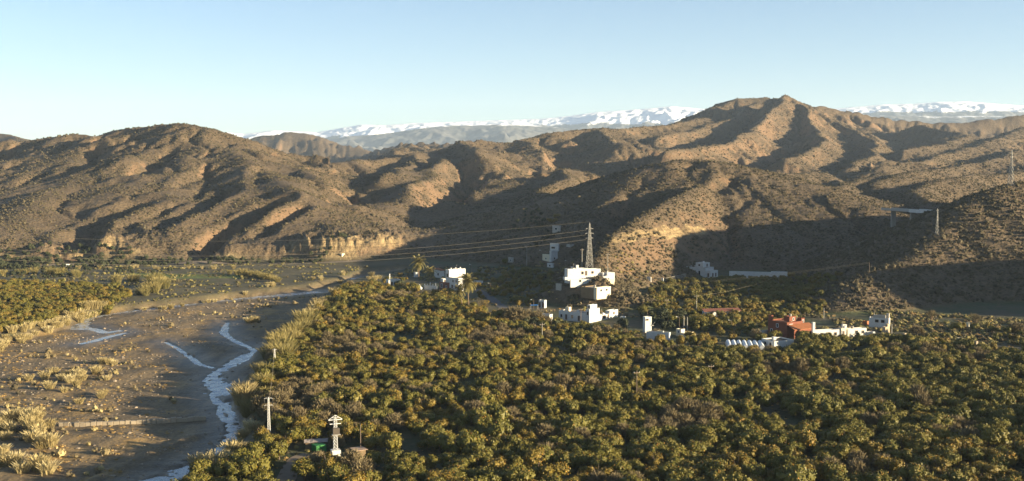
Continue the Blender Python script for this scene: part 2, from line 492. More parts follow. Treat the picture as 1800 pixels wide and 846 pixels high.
# ------------------------------------------------------------------ ground: one sheet from below the camera to the far hills
def ground_nodes(t, b):
    geo = nd(t, 'ShaderNodeNewGeometry'); pos = geo.outputs['Position']
    hill, river, wet, cliff = (attr(t, k).outputs['Fac'] for k in ('hill', 'river', 'wet', 'cliff'))
    sep = nd(t, 'ShaderNodeSeparateXYZ'); t.links.new(geo.outputs['Normal'], sep.inputs[0])
    # hill earth with dry scrub
    n1 = noise(t, pos, .012, 5, .6); n2 = noise(t, pos, .09, 5, .65); n3 = noise(t, pos, .55, 3, .6)
    earth = ramp(t, n1, [(.3, (0.103, 0.068, 0.038)), (.5, (0.128, 0.087, 0.051)), (.72, (0.163, 0.109, 0.061))])
    scrub = ramp(t, n3, [(.42, (0.058, 0.045, 0.025)), (.60, (0.141, 0.103, 0.059))])
    hc = mix(t, .55, earth, scrub)
    hc = mix(t, math_(t, 'MULTIPLY', ramp(t, n2, [(.55, (0, 0, 0)), (.75, (1, 1, 1))]), .35), hc, (0.070, 0.045, 0.026))
    # bare pale rock on steep faces
    steep = ramp(t, math_(t, 'ADD', sep.outputs[2], math_(t, 'MULTIPLY', math_(t, 'SUBTRACT', n2, .5), .45)), [(.70, (1, 1, 1)), (.80, (0, 0, 0))])
    rockc = mix(t, n2, (0.148, 0.085, 0.048), (0.266, 0.163, 0.089))
    hc = mix(t, math_(t, 'MULTIPLY', steep, .6), hc, rockc)
    cl = ramp(t, math_(t, 'ADD', cliff, math_(t, 'MULTIPLY', math_(t, 'SUBTRACT', noise(t, pos, .05, 5, .65), .5), 1.5)), [(.62, (0, 0, 0)), (.86, (1, 1, 1))])
    mst = nd(t, 'ShaderNodeMapping'); mst.inputs['Scale'].default_value = (.05, .05, .75); t.links.new(pos, mst.inputs[0])
    strat = noise(t, mst.outputs[0], 1.0, 5, .65)
    mfl = nd(t, 'ShaderNodeMapping'); mfl.inputs['Scale'].default_value = (.35, .25, .03); t.links.new(pos, mfl.inputs[0])
    flu = noise(t, mfl.outputs[0], 1.0, 4, .6)
    cc = ramp(t, math_(t, 'ADD', math_(t, 'MULTIPLY', strat, .6), math_(t, 'MULTIPLY', flu, .4)), [(.38, (.095, .062, .032)), (.48, (.20, .140, .070)), (.60, (.33, .24, .12))])
    hc = mix(t, cl, hc, cc)
    # valley floor: grass and bare soil
    g1 = noise(t, pos, .045, 4, .6); g2 = noise(t, pos, .5, 4, .6)
    vc = ramp(t, g1, [(.36, (0.033, 0.056, 0.015)), (.50, (0.056, 0.059, 0.022)), (.62, (0.096, 0.074, 0.041))])
    vc = mix(t, .35, vc, ramp(t, g2, [(.35, (0.022, 0.030, 0.011)), (.7, (0.111, 0.089, 0.044))]))
    dr = attr(t, 'dry').outputs['Fac']; md = attr(t, 'mead').outputs['Fac']
    vc = mix(t, math_(t, 'MULTIPLY', dr, .85), vc, ramp(t, g1, [(.38, (.115, .095, .048)), (.52, (.085, .070, .040)), (.66, (.060, .062, .022))]))
    vc = mix(t, md, vc, mix(t, g2, (.085, .125, .018), (.13, .14, .03)))
    # river bed: grey mud, gravel, ochre litter
    m1 = noise(t, pos, .06, 5, .6); m2 = noise(t, pos, 1.3, 4, .65)
    mp = nd(t, 'ShaderNodeMapping'); mp.inputs['Scale'].default_value = (.16, .030, .1); mp.inputs['Rotation'].default_value = (0, 0, .30)
    t.links.new(pos, mp.inputs[0])
    m3 = noise(t, mp.outputs[0], 1.0, 6, .68)
    mc = ramp(t, m3, [(.34, (0.089, 0.067, 0.040)), (.47, (0.146, 0.105, 0.058)), (.56, (0.202, 0.143, 0.075)), (.68, (0.284, 0.201, 0.099))])
    mc = mix(t, .45, mc, ramp(t, m2, [(.35, (0.083, 0.060, 0.035)), (.65, (0.284, 0.204, 0.108))]))
    mc = mix(t, ramp(t, math_(t, 'ADD', m1, math_(t, 'MULTIPLY', math_(t, 'SUBTRACT', m2, .5), .25)), [(.54, (0, 0, 0)), (.66, (.75, .75, .75))]), mc, mix(t, m2, (0.224, 0.132, 0.039), (0.404, 0.258, 0.087)))
    mc = mix(t, math_(t, 'MULTIPLY', wet, ramp(t, m3, [(.40, (.8, .8, .8)), (.60, (.2, .2, .2))])), mc, (0.058, 0.048, 0.034))
    col = mix(t, hill, vc, hc)
    col = mix(t, river, col, mc)
    t.links.new(col, b.inputs['Base Color'])
    bh = math_(t, 'ADD', math_(t, 'MULTIPLY', n3, .9), math_(t, 'ADD', math_(t, 'MULTIPLY', n2, 2.0), math_(t, 'MULTIPLY', m2, .35)))
    k = math_(t, 'ADD', math_(t, 'MULTIPLY', hill, .80), .20)
    bump(t, b, math_(t, 'MULTIPLY', bh, k), 1.6, .9)
    rg = math_(t, 'SUBTRACT', .9, math_(t, 'MULTIPLY', math_(t, 'MULTIPLY', wet, river), .45))
    t.links.new(rg, b.inputs['Roughness'])

M = {}
M['ground'] = mat('ground', (.2, .15, .1), .9, ground_nodes, .3)

ths = np.radians(np.concatenate([np.linspace(-46, -26.5, 70)[:-1], np.linspace(-26.5, 27, 860), np.linspace(27, 64, 150)[1:]]))
rads = np.concatenate([np.linspace(20, 130, 24)[:-1], 130 * np.exp(np.linspace(0, math.log(1500 / 130), 520))[:-1], 1500 * np.exp(np.linspace(0, math.log(2700 / 1500), 220))[:-1], 2700 * np.exp(np.linspace(0, math.log(5200 / 2700), 70))[:-1], [5200, 6500, 9000, 14000]])
TH, R_ = np.meshgrid(ths, rads)
GX, GY = R_ * np.sin(TH), R_ * np.cos(TH)
gz, g_hill, g_river, g_wet, g_cliff = terrain(GX, GY, True)
me = grid_mesh('ground', GX, GY, gz.reshape(GX.shape))
dry = sstep(-45, -95, GX.ravel()) + 0.0
mead = np.maximum(sstep(-2, 4, poly_sd(GX.ravel(), GY.ravel(), np.array([G(a_, b_, 0)[:2] for a_, b_ in [(205, 479), (300, 481), (450, 484), (430, 490), (330, 490), (250, 489)]]))), 0)
for nm, v in (('dry', dry), ('mead', mead), ('hill', g_hill), ('river', g_river), ('wet', g_wet), ('cliff', g_cliff)):
    at = me.attributes.new(nm, 'FLOAT', 'POINT'); at.data.foreach_set('value', v.astype(np.float32))
ground = tag(link_mesh('ground', me, None, [M['ground']]), 'brown hills, valley floor and muddy river bed', kind='structure')

# ------------------------------------------------------------------ snowy range far behind
def mountain_nodes(t, b):
    geo = nd(t, 'ShaderNodeNewGeometry'); pos = geo.outputs['Position']
    sep = nd(t, 'ShaderNodeSeparateXYZ'); t.links.new(pos, sep.inputs[0])
    snow = attr(t, 'snow').outputs['Fac']
    n = noise(t, pos, .0022, 10, .72)
    f = ramp(t, math_(t, 'ADD', snow, math_(t, 'MULTIPLY', math_(t, 'SUBTRACT', n, .5), 2.6)), [(.46, (0, 0, 0)), (.58, (1, 1, 1))])
    rock = ramp(t, noise(t, pos, .002, 6, .6), [(.35, (.07, .075, .075)), (.65, (.14, .13, .115))])
    t.links.new(mix(t, f, rock, (.85, .86, .88)), b.inputs['Base Color'])
M['mountain'] = mat('mountain', (.3, .3, .3), .8, mountain_nodes)

def mountain_sheet(name, outline, d0, depth, slope, amp, snow_px, snow_w, lbl):
    th = np.radians(np.linspace(-30, 31, 900)); dd = np.concatenate([np.linspace(d0 - depth, d0 + 300, 130), np.linspace(d0 + 400, d0 + 2500, 10)])
    TT, DD = np.meshgrid(np.tan(th), dd)
    X = TT * DD; Y = DD
    px = np.array([o[0] for o in outline]); py = np.array([o[1] for o in outline])
    hz = EYE + (290 - np.interp(900 + F * TT, px, py)) / F * d0
    q = (d0 - Y)
    rel = np.where(q > 0, q, -q * 1.3)
    rg = ridged(X / 900 + 3, Y / 1300, 5, .52)
    rb = np.abs(perlin(X / 620 + fbm(X / 2500, Y / 2500, 2), Y / 2600))
    Z = hz - slope * (np.sqrt(rel ** 2 + 200 ** 2) - 200) + amp * sstep(0, 1500, rel) * (rg - .62) + amp * .8 * sstep(100, 1800, rel) * (rb - .3)
    Z += (38 * (ridged(X / 330, Y / 420, 4, .6) - .6) + 12 * fbm(X / 120, Y / 120, 2)) * sstep(0, 500, rel + 40)
    me = grid_mesh(name, X, Y, Z)
    line = EYE + (290 - np.interp(900 + F * TT, [p[0] for p in snow_px], [p[1] for p in snow_px])) / F * d0
    sn = .5 + (Z - line) / snow_w
    at = me.attributes.new('snow', 'FLOAT', 'POINT'); at.data.foreach_set('value', sn.ravel().astype(np.float32))
    return tag(link_mesh(name, me, None, [M['mountain']]), lbl, kind='structure')

mountain_sheet('snowy_mountains', [(-100, 250), (300, 240), (390, 232), (430, 236), (480, 230), (560, 233), (600, 226), (635, 220), (680, 221), (730, 217), (800, 215), (880, 212), (950, 210), (1000, 205), (1050, 198),
               (1100, 195), (1150, 191), (1180, 188), (1225, 192), (1300, 196), (1400, 198), (1490, 190), (1550, 185), (1600, 184), (1655, 180), (1700, 180), (1750, 184), (1800, 187), (2000, 195)],
               14000, 3600, .20, 210, [(300, 252), (560, 246), (700, 240), (900, 226), (1000, 224), (1100, 224), (1250, 228), (1450, 207), (1550, 203), (1700, 204), (1850, 208)], 90, 'snow covered mountain range on the horizon')
mountain_sheet('blue_foothills', [(-100, 275), (400, 270), (540, 264), (575, 248), (615, 240), (650, 238), (690, 234), (730, 228), (780, 222), (830, 221), (880, 218), (950, 222), (1050, 232), (1200, 238), (1350, 225), (1480, 208), (1560, 204), (1650, 206), (1720, 205), (1800, 208), (2000, 212)],
               11000, 3000, .17, 250, [(300, 232), (640, 233), (800, 223), (900, 221), (1000, 226), (1500, 205), (1850, 207)], 70, 'bare foothills below the snow')

# ------------------------------------------------------------------ haze
hz_m = bpy.data.materials.new('haze'); hz_m.use_nodes = True
t = hz_m.node_tree; t.nodes.remove(t.nodes['Principled BSDF'])
pv = t.nodes.new('ShaderNodeVolumePrincipled')
pv.inputs['Color'].default_value = (.62, .78, 1.0, 1); pv.inputs['Density'].default_value = HAZE
t.links.new(pv.outputs[0], t.nodes['Material Output'].inputs['Volume'])
bm = bmesh.new(); bmesh.ops.create_cube(bm, size=1)
bmesh.ops.scale(bm, vec=(34000, 22000, 1100), verts=bm.verts); bmesh.ops.translate(bm, vec=(0, 7500, 540), verts=bm.verts)
me = bpy.data.meshes.new('haze'); bm.to_mesh(me); bm.free()
if HAZE > 0: tag(link_mesh('haze', me, None, [hz_m]), 'thin blue haze over the valley', kind='stuff')

# ------------------------------------------------------------------ leaves, trunks, blades
def leaf_nodes(stops, fruit=None):
    def f(t, b):
        oi = nd(t, 'ShaderNodeObjectInfo')
        tint = attr(t, 'tint').outputs['Fac']
        v = math_(t, 'ADD', math_(t, 'MULTIPLY', oi.outputs['Random'], .65), math_(t, 'MULTIPLY', tint, .35))
        c = ramp(t, v, stops)
        if fruit: c = mix(t, attr(t, 'fruit').outputs['Fac'], c, fruit)
        t.links.new(c, b.inputs['Base Color'])
    return f
M['leaf'] = mat('leaf', (0.056, 0.064, 0.019), .6, leaf_nodes([(0, (0.089, 0.082, 0.013)), (.5, (0.113, 0.100, 0.016)), (1, (0.144, 0.115, 0.019))], (0.335, 0.155, 0.019)), .25)
M['leaf_gold'] = mat('leaf_gold', (0.093, 0.073, 0.019), .6, leaf_nodes([(0, (0.126, 0.096, 0.014)), (1, (0.167, 0.116, 0.018))], (0.372, 0.173, 0.019)), .25)
M['twig'] = mat('twig', (0.130, 0.100, 0.074), .85, leaf_nodes([(0, (0.126, 0.098, 0.050)), (1, (0.200, 0.157, 0.082))]))
M['reed'] = mat('reed', (.3, .25, .13), .8, leaf_nodes([(0, (.20, .155, .065)), (.6, (.34, .27, .125)), (1, (.46, .38, .20))]))
M['cane'] = mat('cane', (.2, .2, .08), .8, leaf_nodes([(0, (.130, .118, .040)), (1, (.27, .215, .08))]))
M['scrub'] = mat('scrub', (.09, .07, .04), .9, leaf_nodes([(0, (.066, .054, .031)), (.5, (.096, .078, .045)), (1, (.135, .108, .063))]))
M['straw'] = mat('straw', (.3, .2, .08), .9, leaf_nodes([(0, (.24, .15, .05)), (1, (.40, .27, .11))]))
M['olive'] = mat('olive', (.05, .06, .03), .7, leaf_nodes([(0, (.030, .036, .016)), (1, (.055, .060, .027))]))
M['bark'] = mat('bark', (.12, .09, .065), .9)
M['palm_leaf'] = mat('palm_leaf', (.1, .1, .03), .6, leaf_nodes([(0, (.15, .135, .045)), (1, (.25, .21, .08))]))
M['palm_bark'] = mat('palm_bark', (.17, .12, .075), .9)
M['stone'] = mat('stone', (.3, .25, .2), .9, leaf_nodes([(0, (.13, .10, .075)), (1, (.36, .29, .21))]))

def raw_mesh(name, V, Fc, mats, tint=None, fruit=None, midx=None):
    me = bpy.data.meshes.new(name)
    me.from_pydata([tuple(v) for v in V], [], Fc)
    for m in mats: me.materials.append(m)
    n = len(Fc)
    for nm, val in (('tint', tint), ('fruit', fruit)):
        if val is not None:
            at = me.attributes.new(nm, 'FLOAT', 'FACE'); at.data.foreach_set('value', np.asarray(val, np.float32))
    if midx is not None: me.polygons.foreach_set('material_index', np.asarray(midx, np.int32))
    me.update()
    return me

_ico = bmesh.new(); bmesh.ops.create_icosphere(_ico, subdivisions=1, radius=1)
ICO_V = np.array([v.co[:] for v in _ico.verts]); ICO_F = [tuple(v.index for v in f.verts) for f in _ico.faces]; _ico.free()
_ico = bmesh.new(); bmesh.ops.create_icosphere(_ico, subdivisions=2, radius=1)
ICO2_V = np.array([v.co[:] for v in _ico.verts]); ICO2_F = [tuple(v.index for v in f.verts) for f in _ico.faces]; _ico.free()

def unit(n, r):
    v = r.normal(size=(n, 3)); return v / np.linalg.norm(v, axis=1, keepdims=True)

def crown_mesh(name, seed, m, R=2.5, Hc=3.2, base=.7, lobes=9, leaves=150, size=.36, fruit=.0, droop=.0):
    """leaf sprays over uneven lobes: many small leaf faces round thin inner masses"""
    r = np.random.default_rng(seed)
    V, Fc, tint, fr = [], [], [], []
    cs = []
    for k in range(lobes):
        a_ = r.uniform(0, 2 * np.pi); q = math.sqrt(r.uniform(.02, 1)) * R * .68
        zz = base + Hc * (.22 + .56 * r.random() * (1 - .45 * (q / R)))
        cs.append((q * math.cos(a_), q * math.sin(a_), zz, R * r.uniform(.26, .46)))
    for cx, cy, cz, rr in cs:
        o = len(V); sq = r.uniform(.75, 1.0)
        jj = ICO_V * (.74 + .22 * r.random((len(ICO_V), 1))) * rr
        V += list(jj * (1, 1, sq) + (cx, cy, cz))
        lt = r.random()
        for f in ICO_F: Fc.append(tuple(i + o for i in f)); tint.append(lt * .5); fr.append(0)
        nrm = unit(leaves, r)
        for n in nrm:
            if n[2] < -.75 and r.random() < .7: continue
            p = np.array((cx, cy, cz)) + n * (1, 1, sq) * rr * r.uniform(.78, 1.22)
            nn = n + r.normal(size=3) * .45; nn /= np.linalg.norm(nn)
            t1 = np.cross(nn, r.normal(size=3)); t1 /= np.linalg.norm(t1) + 1e-9
            t2 = np.cross(nn, t1)
            s_ = size * r.uniform(.55, 1.25)
            isf = r.random() < fruit
            if isf: s_ *= .62
            o = len(V)
            V += [p - t1 * s_ * .5, p + t2 * s_ * .38, p + t1 * s_ * .55, p - t2 * s_ * .38]
            Fc.append((o, o + 1, o + 2, o + 3)); tint.append(np.clip(lt * .5 + r.random() * .5, 0, 1)); fr.append(1.0 if isf else 0.0)
    return raw_mesh(name, V, Fc, [m], tint, fr)

def tube(V, Fc, p0, p1, r0, r1, n=5):
    p0, p1 = np.asarray(p0, float), np.asarray(p1, float)
    ax = p1 - p0; L = np.linalg.norm(ax)
    if L < 1e-6: return
    ax /= L
    t1 = np.cross(ax, (0, 0, 1) if abs(ax[2]) < .9 else (1, 0, 0)); t1 /= np.linalg.norm(t1); t2 = np.cross(ax, t1)
    o = len(V)
    for p, rr in ((p0, r0), (p1, r1)):
        for k in range(n):
            a_ = 2 * math.pi * k / n
            V.append(p + rr * (math.cos(a_) * t1 + math.sin(a_) * t2))
    for k in range(n):
        Fc.append((o + k, o + (k + 1) % n, o + n + (k + 1) % n, o + n + k))
    Fc.append(tuple(o + k for k in range(n))[::-1]); Fc.append(tuple(o + n + k for k in range(n)))

def trunk_mesh(name, seed, h=1.6, r0=.17, R=2.0, limbs=5):
    r = np.random.default_rng(seed); V, Fc = [], []
    top = np.array((r.normal() * .1, r.normal() * .1, h * .55))
    tube(V, Fc, (0, 0, -.3), top, r0 * 1.25, r0, 6)
    for k in range(limbs):
        a_ = 2 * math.pi * (k + r.random() * .6) / limbs
        q = top + (math.cos(a_) * R * .25, math.sin(a_) * R * .25, h * .5)
        tube(V, Fc, top, q, r0 * .7, r0 * .45, 5)
        tube(V, Fc, q, q + (math.cos(a_) * R * .25, math.sin(a_) * R * .25, h * .8), r0 * .45, r0 * .15, 4)
    return raw_mesh(name, V, Fc, [M['bark']])

def twig_crown(name, seed, R=2.3, Hc=3.2, base=.8, n=1000, m='twig'):
    """a leafless crown: fans of fine twigs on short branches"""
    r = np.random.default_rng(seed); V, Fc, tint = [], [], []
    for k in range(n):
        d_ = unit(1, r)[0]; d_[2] = abs(d_[2]) * .9 + .05
        q = r.uniform(.45, 1.0) ** .7
        p = np.array((d_[0] * R * q, d_[1] * R * q, base + d_[2] * Hc * q))
        g = d_ * (1, 1, .8) + r.normal(size=3) * .55 + (0, 0, .35); g /= np.linalg.norm(g)
        L = r.uniform(.5, 1.1); wd = r.uniform(.035, .10)
        sd_ = np.cross(g, r.normal(size=3)); sd_ /= np.linalg.norm(sd_)
        o = len(V)
        V += [p - g * L * .5 - sd_ * wd, p - g * L * .5 + sd_ * wd, p + g * L * .5 + sd_ * wd * .5, p + g * L * .5 - sd_ * wd * .5]
        Fc.append((o, o + 1, o + 2, o + 3)); tint.append(r.random())
    return raw_mesh(name, V, Fc, [M[m]], tint)

def reed_mesh(name, seed, m, n=150, h=3.2, spread=1.3, plume=True, lean=.35):
    r = np.random.default_rng(seed); V, Fc, tint = [], [], []
    for k in range(n):
        a_ = r.uniform(0, 2 * np.pi); q = math.sqrt(r.random()) * spread
        p = np.array((q * math.cos(a_), q * math.sin(a_), -.1))
        L = h * r.uniform(.55, 1.1)
        g = np.array((math.cos(a_) * lean * q / spread + r.normal() * .13, math.sin(a_) * lean * q / spread + r.normal() * .13, 1.0))
        g /= np.linalg.norm(g); b_ = a_ + r.uniform(-1.5, 1.5); sd_ = np.array((-math.sin(b_), math.cos(b_), 0))
        wd = r.uniform(.025, .06); mid = p + g * L * .6; tip = p + g * L + (math.cos(a_) * L * .14, math.sin(a_) * L * .14, -.02 * L)
        o = len(V)
        V += [p - sd_ * wd, p + sd_ * wd, mid + sd_ * wd * .8, mid - sd_ * wd * .8, tip]
        tt = r.random() * .6
        Fc += [(o, o + 1, o + 2, o + 3), (o + 3, o + 2, o + 4)]; tint += [tt, tt + .2]
        if plume and r.random() < .6:
            o = len(V); ww = r.uniform(.05, .10); q0 = p + g * L * .72
            V += [q0, q0 + (tip - q0) * .5 + sd_ * ww, tip + (tip - q0) * .25, q0 + (tip - q0) * .5 - sd_ * ww]
            Fc.append((o, o + 1, o + 2, o + 3)); tint.append(1.0)
    return raw_mesh(name, V, Fc, [M[m]], tint)

def shrub_mesh(name, seed, m, R=.7, leaves=70, flat=.75):
    r = np.random.default_rng(seed); V, Fc, tint = [], [], []
    jj = ICO_V * (.6 + .35 * r.random((len(ICO_V), 1))) * R * (1, 1, flat)
    V += list(jj + (0, 0, R * flat * .6)); Fc += [tuple(f) for f in ICO_F]; tint += [.25] * len(ICO_F)
    for n in unit(leaves, r):
        if n[2] < -.3: continue
        p = n * R * (1, 1, flat) * r.uniform(.7, 1.2) + (0, 0, R * flat * .6)
        nn = n + r.normal(size=3) * .6; nn /= np.linalg.norm(nn)
        t1 = np.cross(nn, r.normal(size=3)); t1 /= np.linalg.norm(t1) + 1e-9; t2 = np.cross(nn, t1)
        s_ = R * r.uniform(.22, .48); o = len(V)
        V += [p - t1 * s_ * .6, p + t2 * s_ * .35, p + t1 * s_ * .6, p - t2 * s_ * .35]
        Fc.append((o, o + 1, o + 2, o + 3)); tint.append(r.random())
    return raw_mesh(name, V, Fc, [M[m]], tint)

def merged(name, a_, b_):
    """one mesh out of a crown and its trunk, for the trees too far away to take apart"""
    bm_ = bmesh.new(); bm_.from_mesh(a_); na = len(bm_.faces); bm_.from_mesh(b_); bm_.faces.ensure_lookup_table()
    for f in bm_.faces[na:]: f.material_index = 1
    me_ = bpy.data.meshes.new(name); bm_.to_mesh(me_); bm_.free()
    me_.materials.append(a_.materials[0]); me_.materials.append(b_.materials[0])
    return me_

def scatter(name, protos, pts, label, seed=1):
    """one object: copies of the proto meshes stand on a point mesh (x, y, z, scale, stretch, spin, which)"""
    A = np.asarray(pts, np.float32)
    me_ = bpy.data.meshes.new(name); me_.vertices.add(len(A)); me_.vertices.foreach_set('co', A[:, :3].ravel())
    sc = np.stack([A[:, 3], A[:, 3], A[:, 3] * A[:, 4]], -1)
    at = me_.attributes.new('sc', 'FLOAT_VECTOR', 'POINT'); at.data.foreach_set('vector', sc.ravel())
    rt = np.zeros((len(A), 3), np.float32); rt[:, 2] = A[:, 5]
    at = me_.attributes.new('rt', 'FLOAT_VECTOR', 'POINT'); at.data.foreach_set('vector', rt.ravel())
    at = me_.attributes.new('ix', 'INT', 'POINT'); at.data.foreach_set('value', A[:, 6].astype(np.int32))
    me_.update()
    o = link_mesh(name, me_)
    g = bpy.data.node_groups.new(name, 'GeometryNodeTree')
    g.interface.new_socket('Geometry', in_out='INPUT', socket_type='NodeSocketGeometry')
    g.interface.new_socket('Geometry', in_out='OUTPUT', socket_type='NodeSocketGeometry')
    gi, go = g.nodes.new('NodeGroupInput'), g.nodes.new('NodeGroupOutput')
    jn = g.nodes.new('GeometryNodeJoinGeometry'); iop = g.nodes.new('GeometryNodeInstanceOnPoints')
    for pm in protos:
        po = bpy.data.objects.new(pm.name + '_source', pm)
        oi = g.nodes.new('GeometryNodeObjectInfo'); oi.inputs['Object'].default_value = po; oi.inputs['As Instance'].default_value = True
        g.links.new(oi.outputs['Geometry'], jn.inputs[0])
    def named(nm, typ):
        n = g.nodes.new('GeometryNodeInputNamedAttribute'); n.data_type = typ; n.inputs['Name'].default_value = nm
        return n.outputs[0]
    g.links.new(gi.outputs[0], iop.inputs['Points']); g.links.new(jn.outputs[0], iop.inputs['Instance'])
    iop.inputs['Pick Instance'].default_value = True
    g.links.new(named('ix', 'INT'), iop.inputs['Instance Index'])
    g.links.new(named('sc', 'FLOAT_VECTOR'), iop.inputs['Scale'])
    e2r = g.nodes.new('FunctionNodeEulerToRotation'); g.links.new(named('rt', 'FLOAT_VECTOR'), e2r.inputs[0])
    g.links.new(e2r.outputs[0], iop.inputs['Rotation'])
    g.links.new(iop.outputs[0], go.inputs[0])
    md = o.modifiers.new('scatter', 'NODES'); md.node_group = g
    return tag(o, label, kind='stuff')

def to_px(x, y, z):
    """photo point of a place"""
    zz = z - EYE
    f_ = y * math.cos(PITCH) - zz * math.sin(PITCH); u_ = y * math.sin(PITCH) + zz * math.cos(PITCH)
    return 900 + F * x / f_, 423 - F * u_ / f_

def jitter_grid(poly_px, step, z=0.0, jit=.38, margin=0.0, seed=3):
    pw = np.array([G(px, py, z)[:2] for px, py in poly_px])
    r = np.random.default_rng(seed)
    x0, y0 = pw.min(0); x1, y1 = pw.max(0)
    X, Y = np.meshgrid(np.arange(x0, x1, step), np.arange(y0, y1, step))
    ca, sa = math.cos(.35), math.sin(.35)
    cx, cy = (x0 + x1) / 2, (y0 + y1) / 2
    X, Y = X - cx, Y - cy; X[::2] += step / 2
    X, Y = X * ca * 1.25 - Y * sa * 1.25 + cx, X * sa * 1.25 + Y * ca * 1.25 + cy
    X = X / 1.0; Y = Y / 1.0
    X = (X + r.uniform(-jit, jit, X.shape) * step).ravel(); Y = (Y + r.uniform(-jit, jit, Y.shape) * step).ravel()
    k = poly_sd(X, Y, pw) > margin
    return X[k], Y[k]

# where trees must not stand: (photo x, photo y, radius) filled in by the buildings, tracks and clearings
KEEP = []

# ------------------------------------------------------------------ building materials
def plaster(base, dirt=.45):
    def f(t, b):
        geo = nd(t, 'ShaderNodeNewGeometry'); pos = geo.outputs['Position']
        n = noise(t, pos, .9, 5, .65); n2 = noise(t, pos, .25, 3)
        c = mix(t, math_(t, 'MULTIPLY', ramp(t, n, [(.45, (0, 0, 0)), (.75, (1, 1, 1))]), dirt), base, tuple(v * .55 for v in base))
        c = mix(t, math_(t, 'MULTIPLY', n2, .18), c, (base[0] * .8, base[1] * .72, base[2] * .62))
        t.links.new(c, b.inputs['Base Color'])
    return f
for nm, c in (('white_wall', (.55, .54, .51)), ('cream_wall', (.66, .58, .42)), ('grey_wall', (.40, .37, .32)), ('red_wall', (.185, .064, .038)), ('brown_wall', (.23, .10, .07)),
              ('stone_wall', (.34, .28, .20)), ('roof_flat', (.36, .26, .19)), ('roof_dark', (.09, .075, .06)), ('roof_tile', (.30, .12, .055)), ('concrete', (.30, .28, .24)), ('tarp', (.30, .25, .22)), ('shed_wood_and_shade', (.19, .135, .08))):
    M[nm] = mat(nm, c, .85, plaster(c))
M['glass'] = mat('glass', (.03, .035, .04), .12, None, .6)
M['frame'] = mat('frame', (.30, .22, .16), .6)
M['white_frame'] = mat('white_frame', (.70, .70, .68), .6)
M['door'] = mat('door', (.10, .075, .06), .6)
M['steel'] = mat('steel', (.33, .31, .27), .5, None, .4)
M['steel_pale'] = mat('steel_pale', (.62, .61, .58), .5, None, .4)
M['wood'] = mat('wood', (.19, .14, .10), .9)
M['wire'] = mat('wire', (.36, .30, .21), .5)
M['green_paint'] = mat('green_paint', (.04, .19, .05), .55, plaster((.04, .19, .05), .5))
M['plastic_film'] = mat('plastic_film', (.62, .63, .62), .45, None, .5)
M['van_white'] = mat('van_white', (.74, .74, .72), .3, None, .5)
M['car_red'] = mat('car_red', (.55, .10, .03), .3, None, .5)
M['rubber'] = mat('rubber', (.02, .02, .02), .9)
M['blue_cloth'] = mat('blue_cloth', (.03, .16, .42), .7)
M['lamp_glass'] = mat('lamp_glass', (.7, .68, .62), .3)
M['asphalt'] = mat('asphalt', (.085, .085, .09), .9, plaster((.085, .085, .09), .4))
M['track'] = mat('track', (.20, .16, .12), .95, plaster((.20, .16, .12), .5))

def box_vf(x0, x1, y0, y1, z0, z1):
    V = [(x, y, z) for z in (z0, z1) for y in (y0, y1) for x in (x0, x1)]
    return V, [(0, 2, 3, 1), (4, 5, 7, 6), (0, 1, 5, 4), (2, 6, 7, 3), (0, 4, 6, 2), (1, 3, 7, 5)]

class MB:
    def __init__(s): s.V, s.F = [], []
    def box(s, *a):
        v, f = box_vf(*a); o = len(s.V); s.V += v; s.F += [tuple(i + o for i in q) for q in f]; return s
    def bar(s, p0, p1, r, n=4): tube(s.V, s.F, p0, p1, r, r, n); return s
    def cone(s, p0, p1, r0, r1, n=6): tube(s.V, s.F, p0, p1, r0, r1, n); return s
    def build(s, name, m, parent=None, bevel=0):
        me = bpy.data.meshes.new(name); me.from_pydata([tuple(v) for v in s.V], [], s.F)
        if bevel:
            b = bmesh.new(); b.from_mesh(me); bmesh.ops.bevel(b, geom=list(b.edges), offset=bevel, segments=2, affect='EDGES'); b.to_mesh(me); b.free()
        me.update()
        return link_mesh(name, me, parent, [M[m]])

def empty(name, loc, rz=0.0, label=None, cat=None, group=None):
    o = bpy.data.objects.new(name, None); C.objects.link(o)
    o.location = loc; o.rotation_euler = (0, 0, rz); o.empty_display_size = .5
    return tag(o, label, cat, group)

def window(root, face, bx, u, v, ww, wh, frame='white_frame', pane='glass', name='window'):
    """bx = the block's (x0,x1,y0,y1,z0,z1); face F (front), L (left end), R (right end); u along the face 0..1, v sill height above z0"""
    x0, x1, y0, y1, z0, z1 = bx
    fr = MB(); pn = MB(); t_ = .10
    def put(mb, a0, a1, b0, b1, o0, o1):
        if face == 'F': mb.box(a0, a1, y0 - o1, y0 + o0, b0, b1)
        elif face == 'L': mb.box(x0 - o1, x0 + o0, a0, a1, b0, b1)
        else: mb.box(x1 - o0, x1 + o1, a0, a1, b0, b1)
    lo, hi = (x0, x1) if face == 'F' else (y0, y1)
    c = lo + u * (hi - lo); b0 = z0 + v
    put(fr, c - ww / 2 - t_, c + ww / 2 + t_, b0 + wh, b0 + wh + t_, .02, .09)
    put(fr, c - ww / 2 - t_, c + ww / 2 + t_, b0 - t_, b0, .02, .12)
    put(fr, c - ww / 2 - t_, c - ww / 2, b0, b0 + wh, .02, .09)
    put(fr, c + ww / 2, c + ww / 2 + t_, b0, b0 + wh, .02, .09)
    w_ = fr.build(name, frame, root)
    put(pn, c - ww / 2 + .005, c + ww / 2 - .005, b0 + .005, b0 + wh - .005, .02, .03)
    pn.build('pane' if name == 'window' else 'panel', pane, w_)

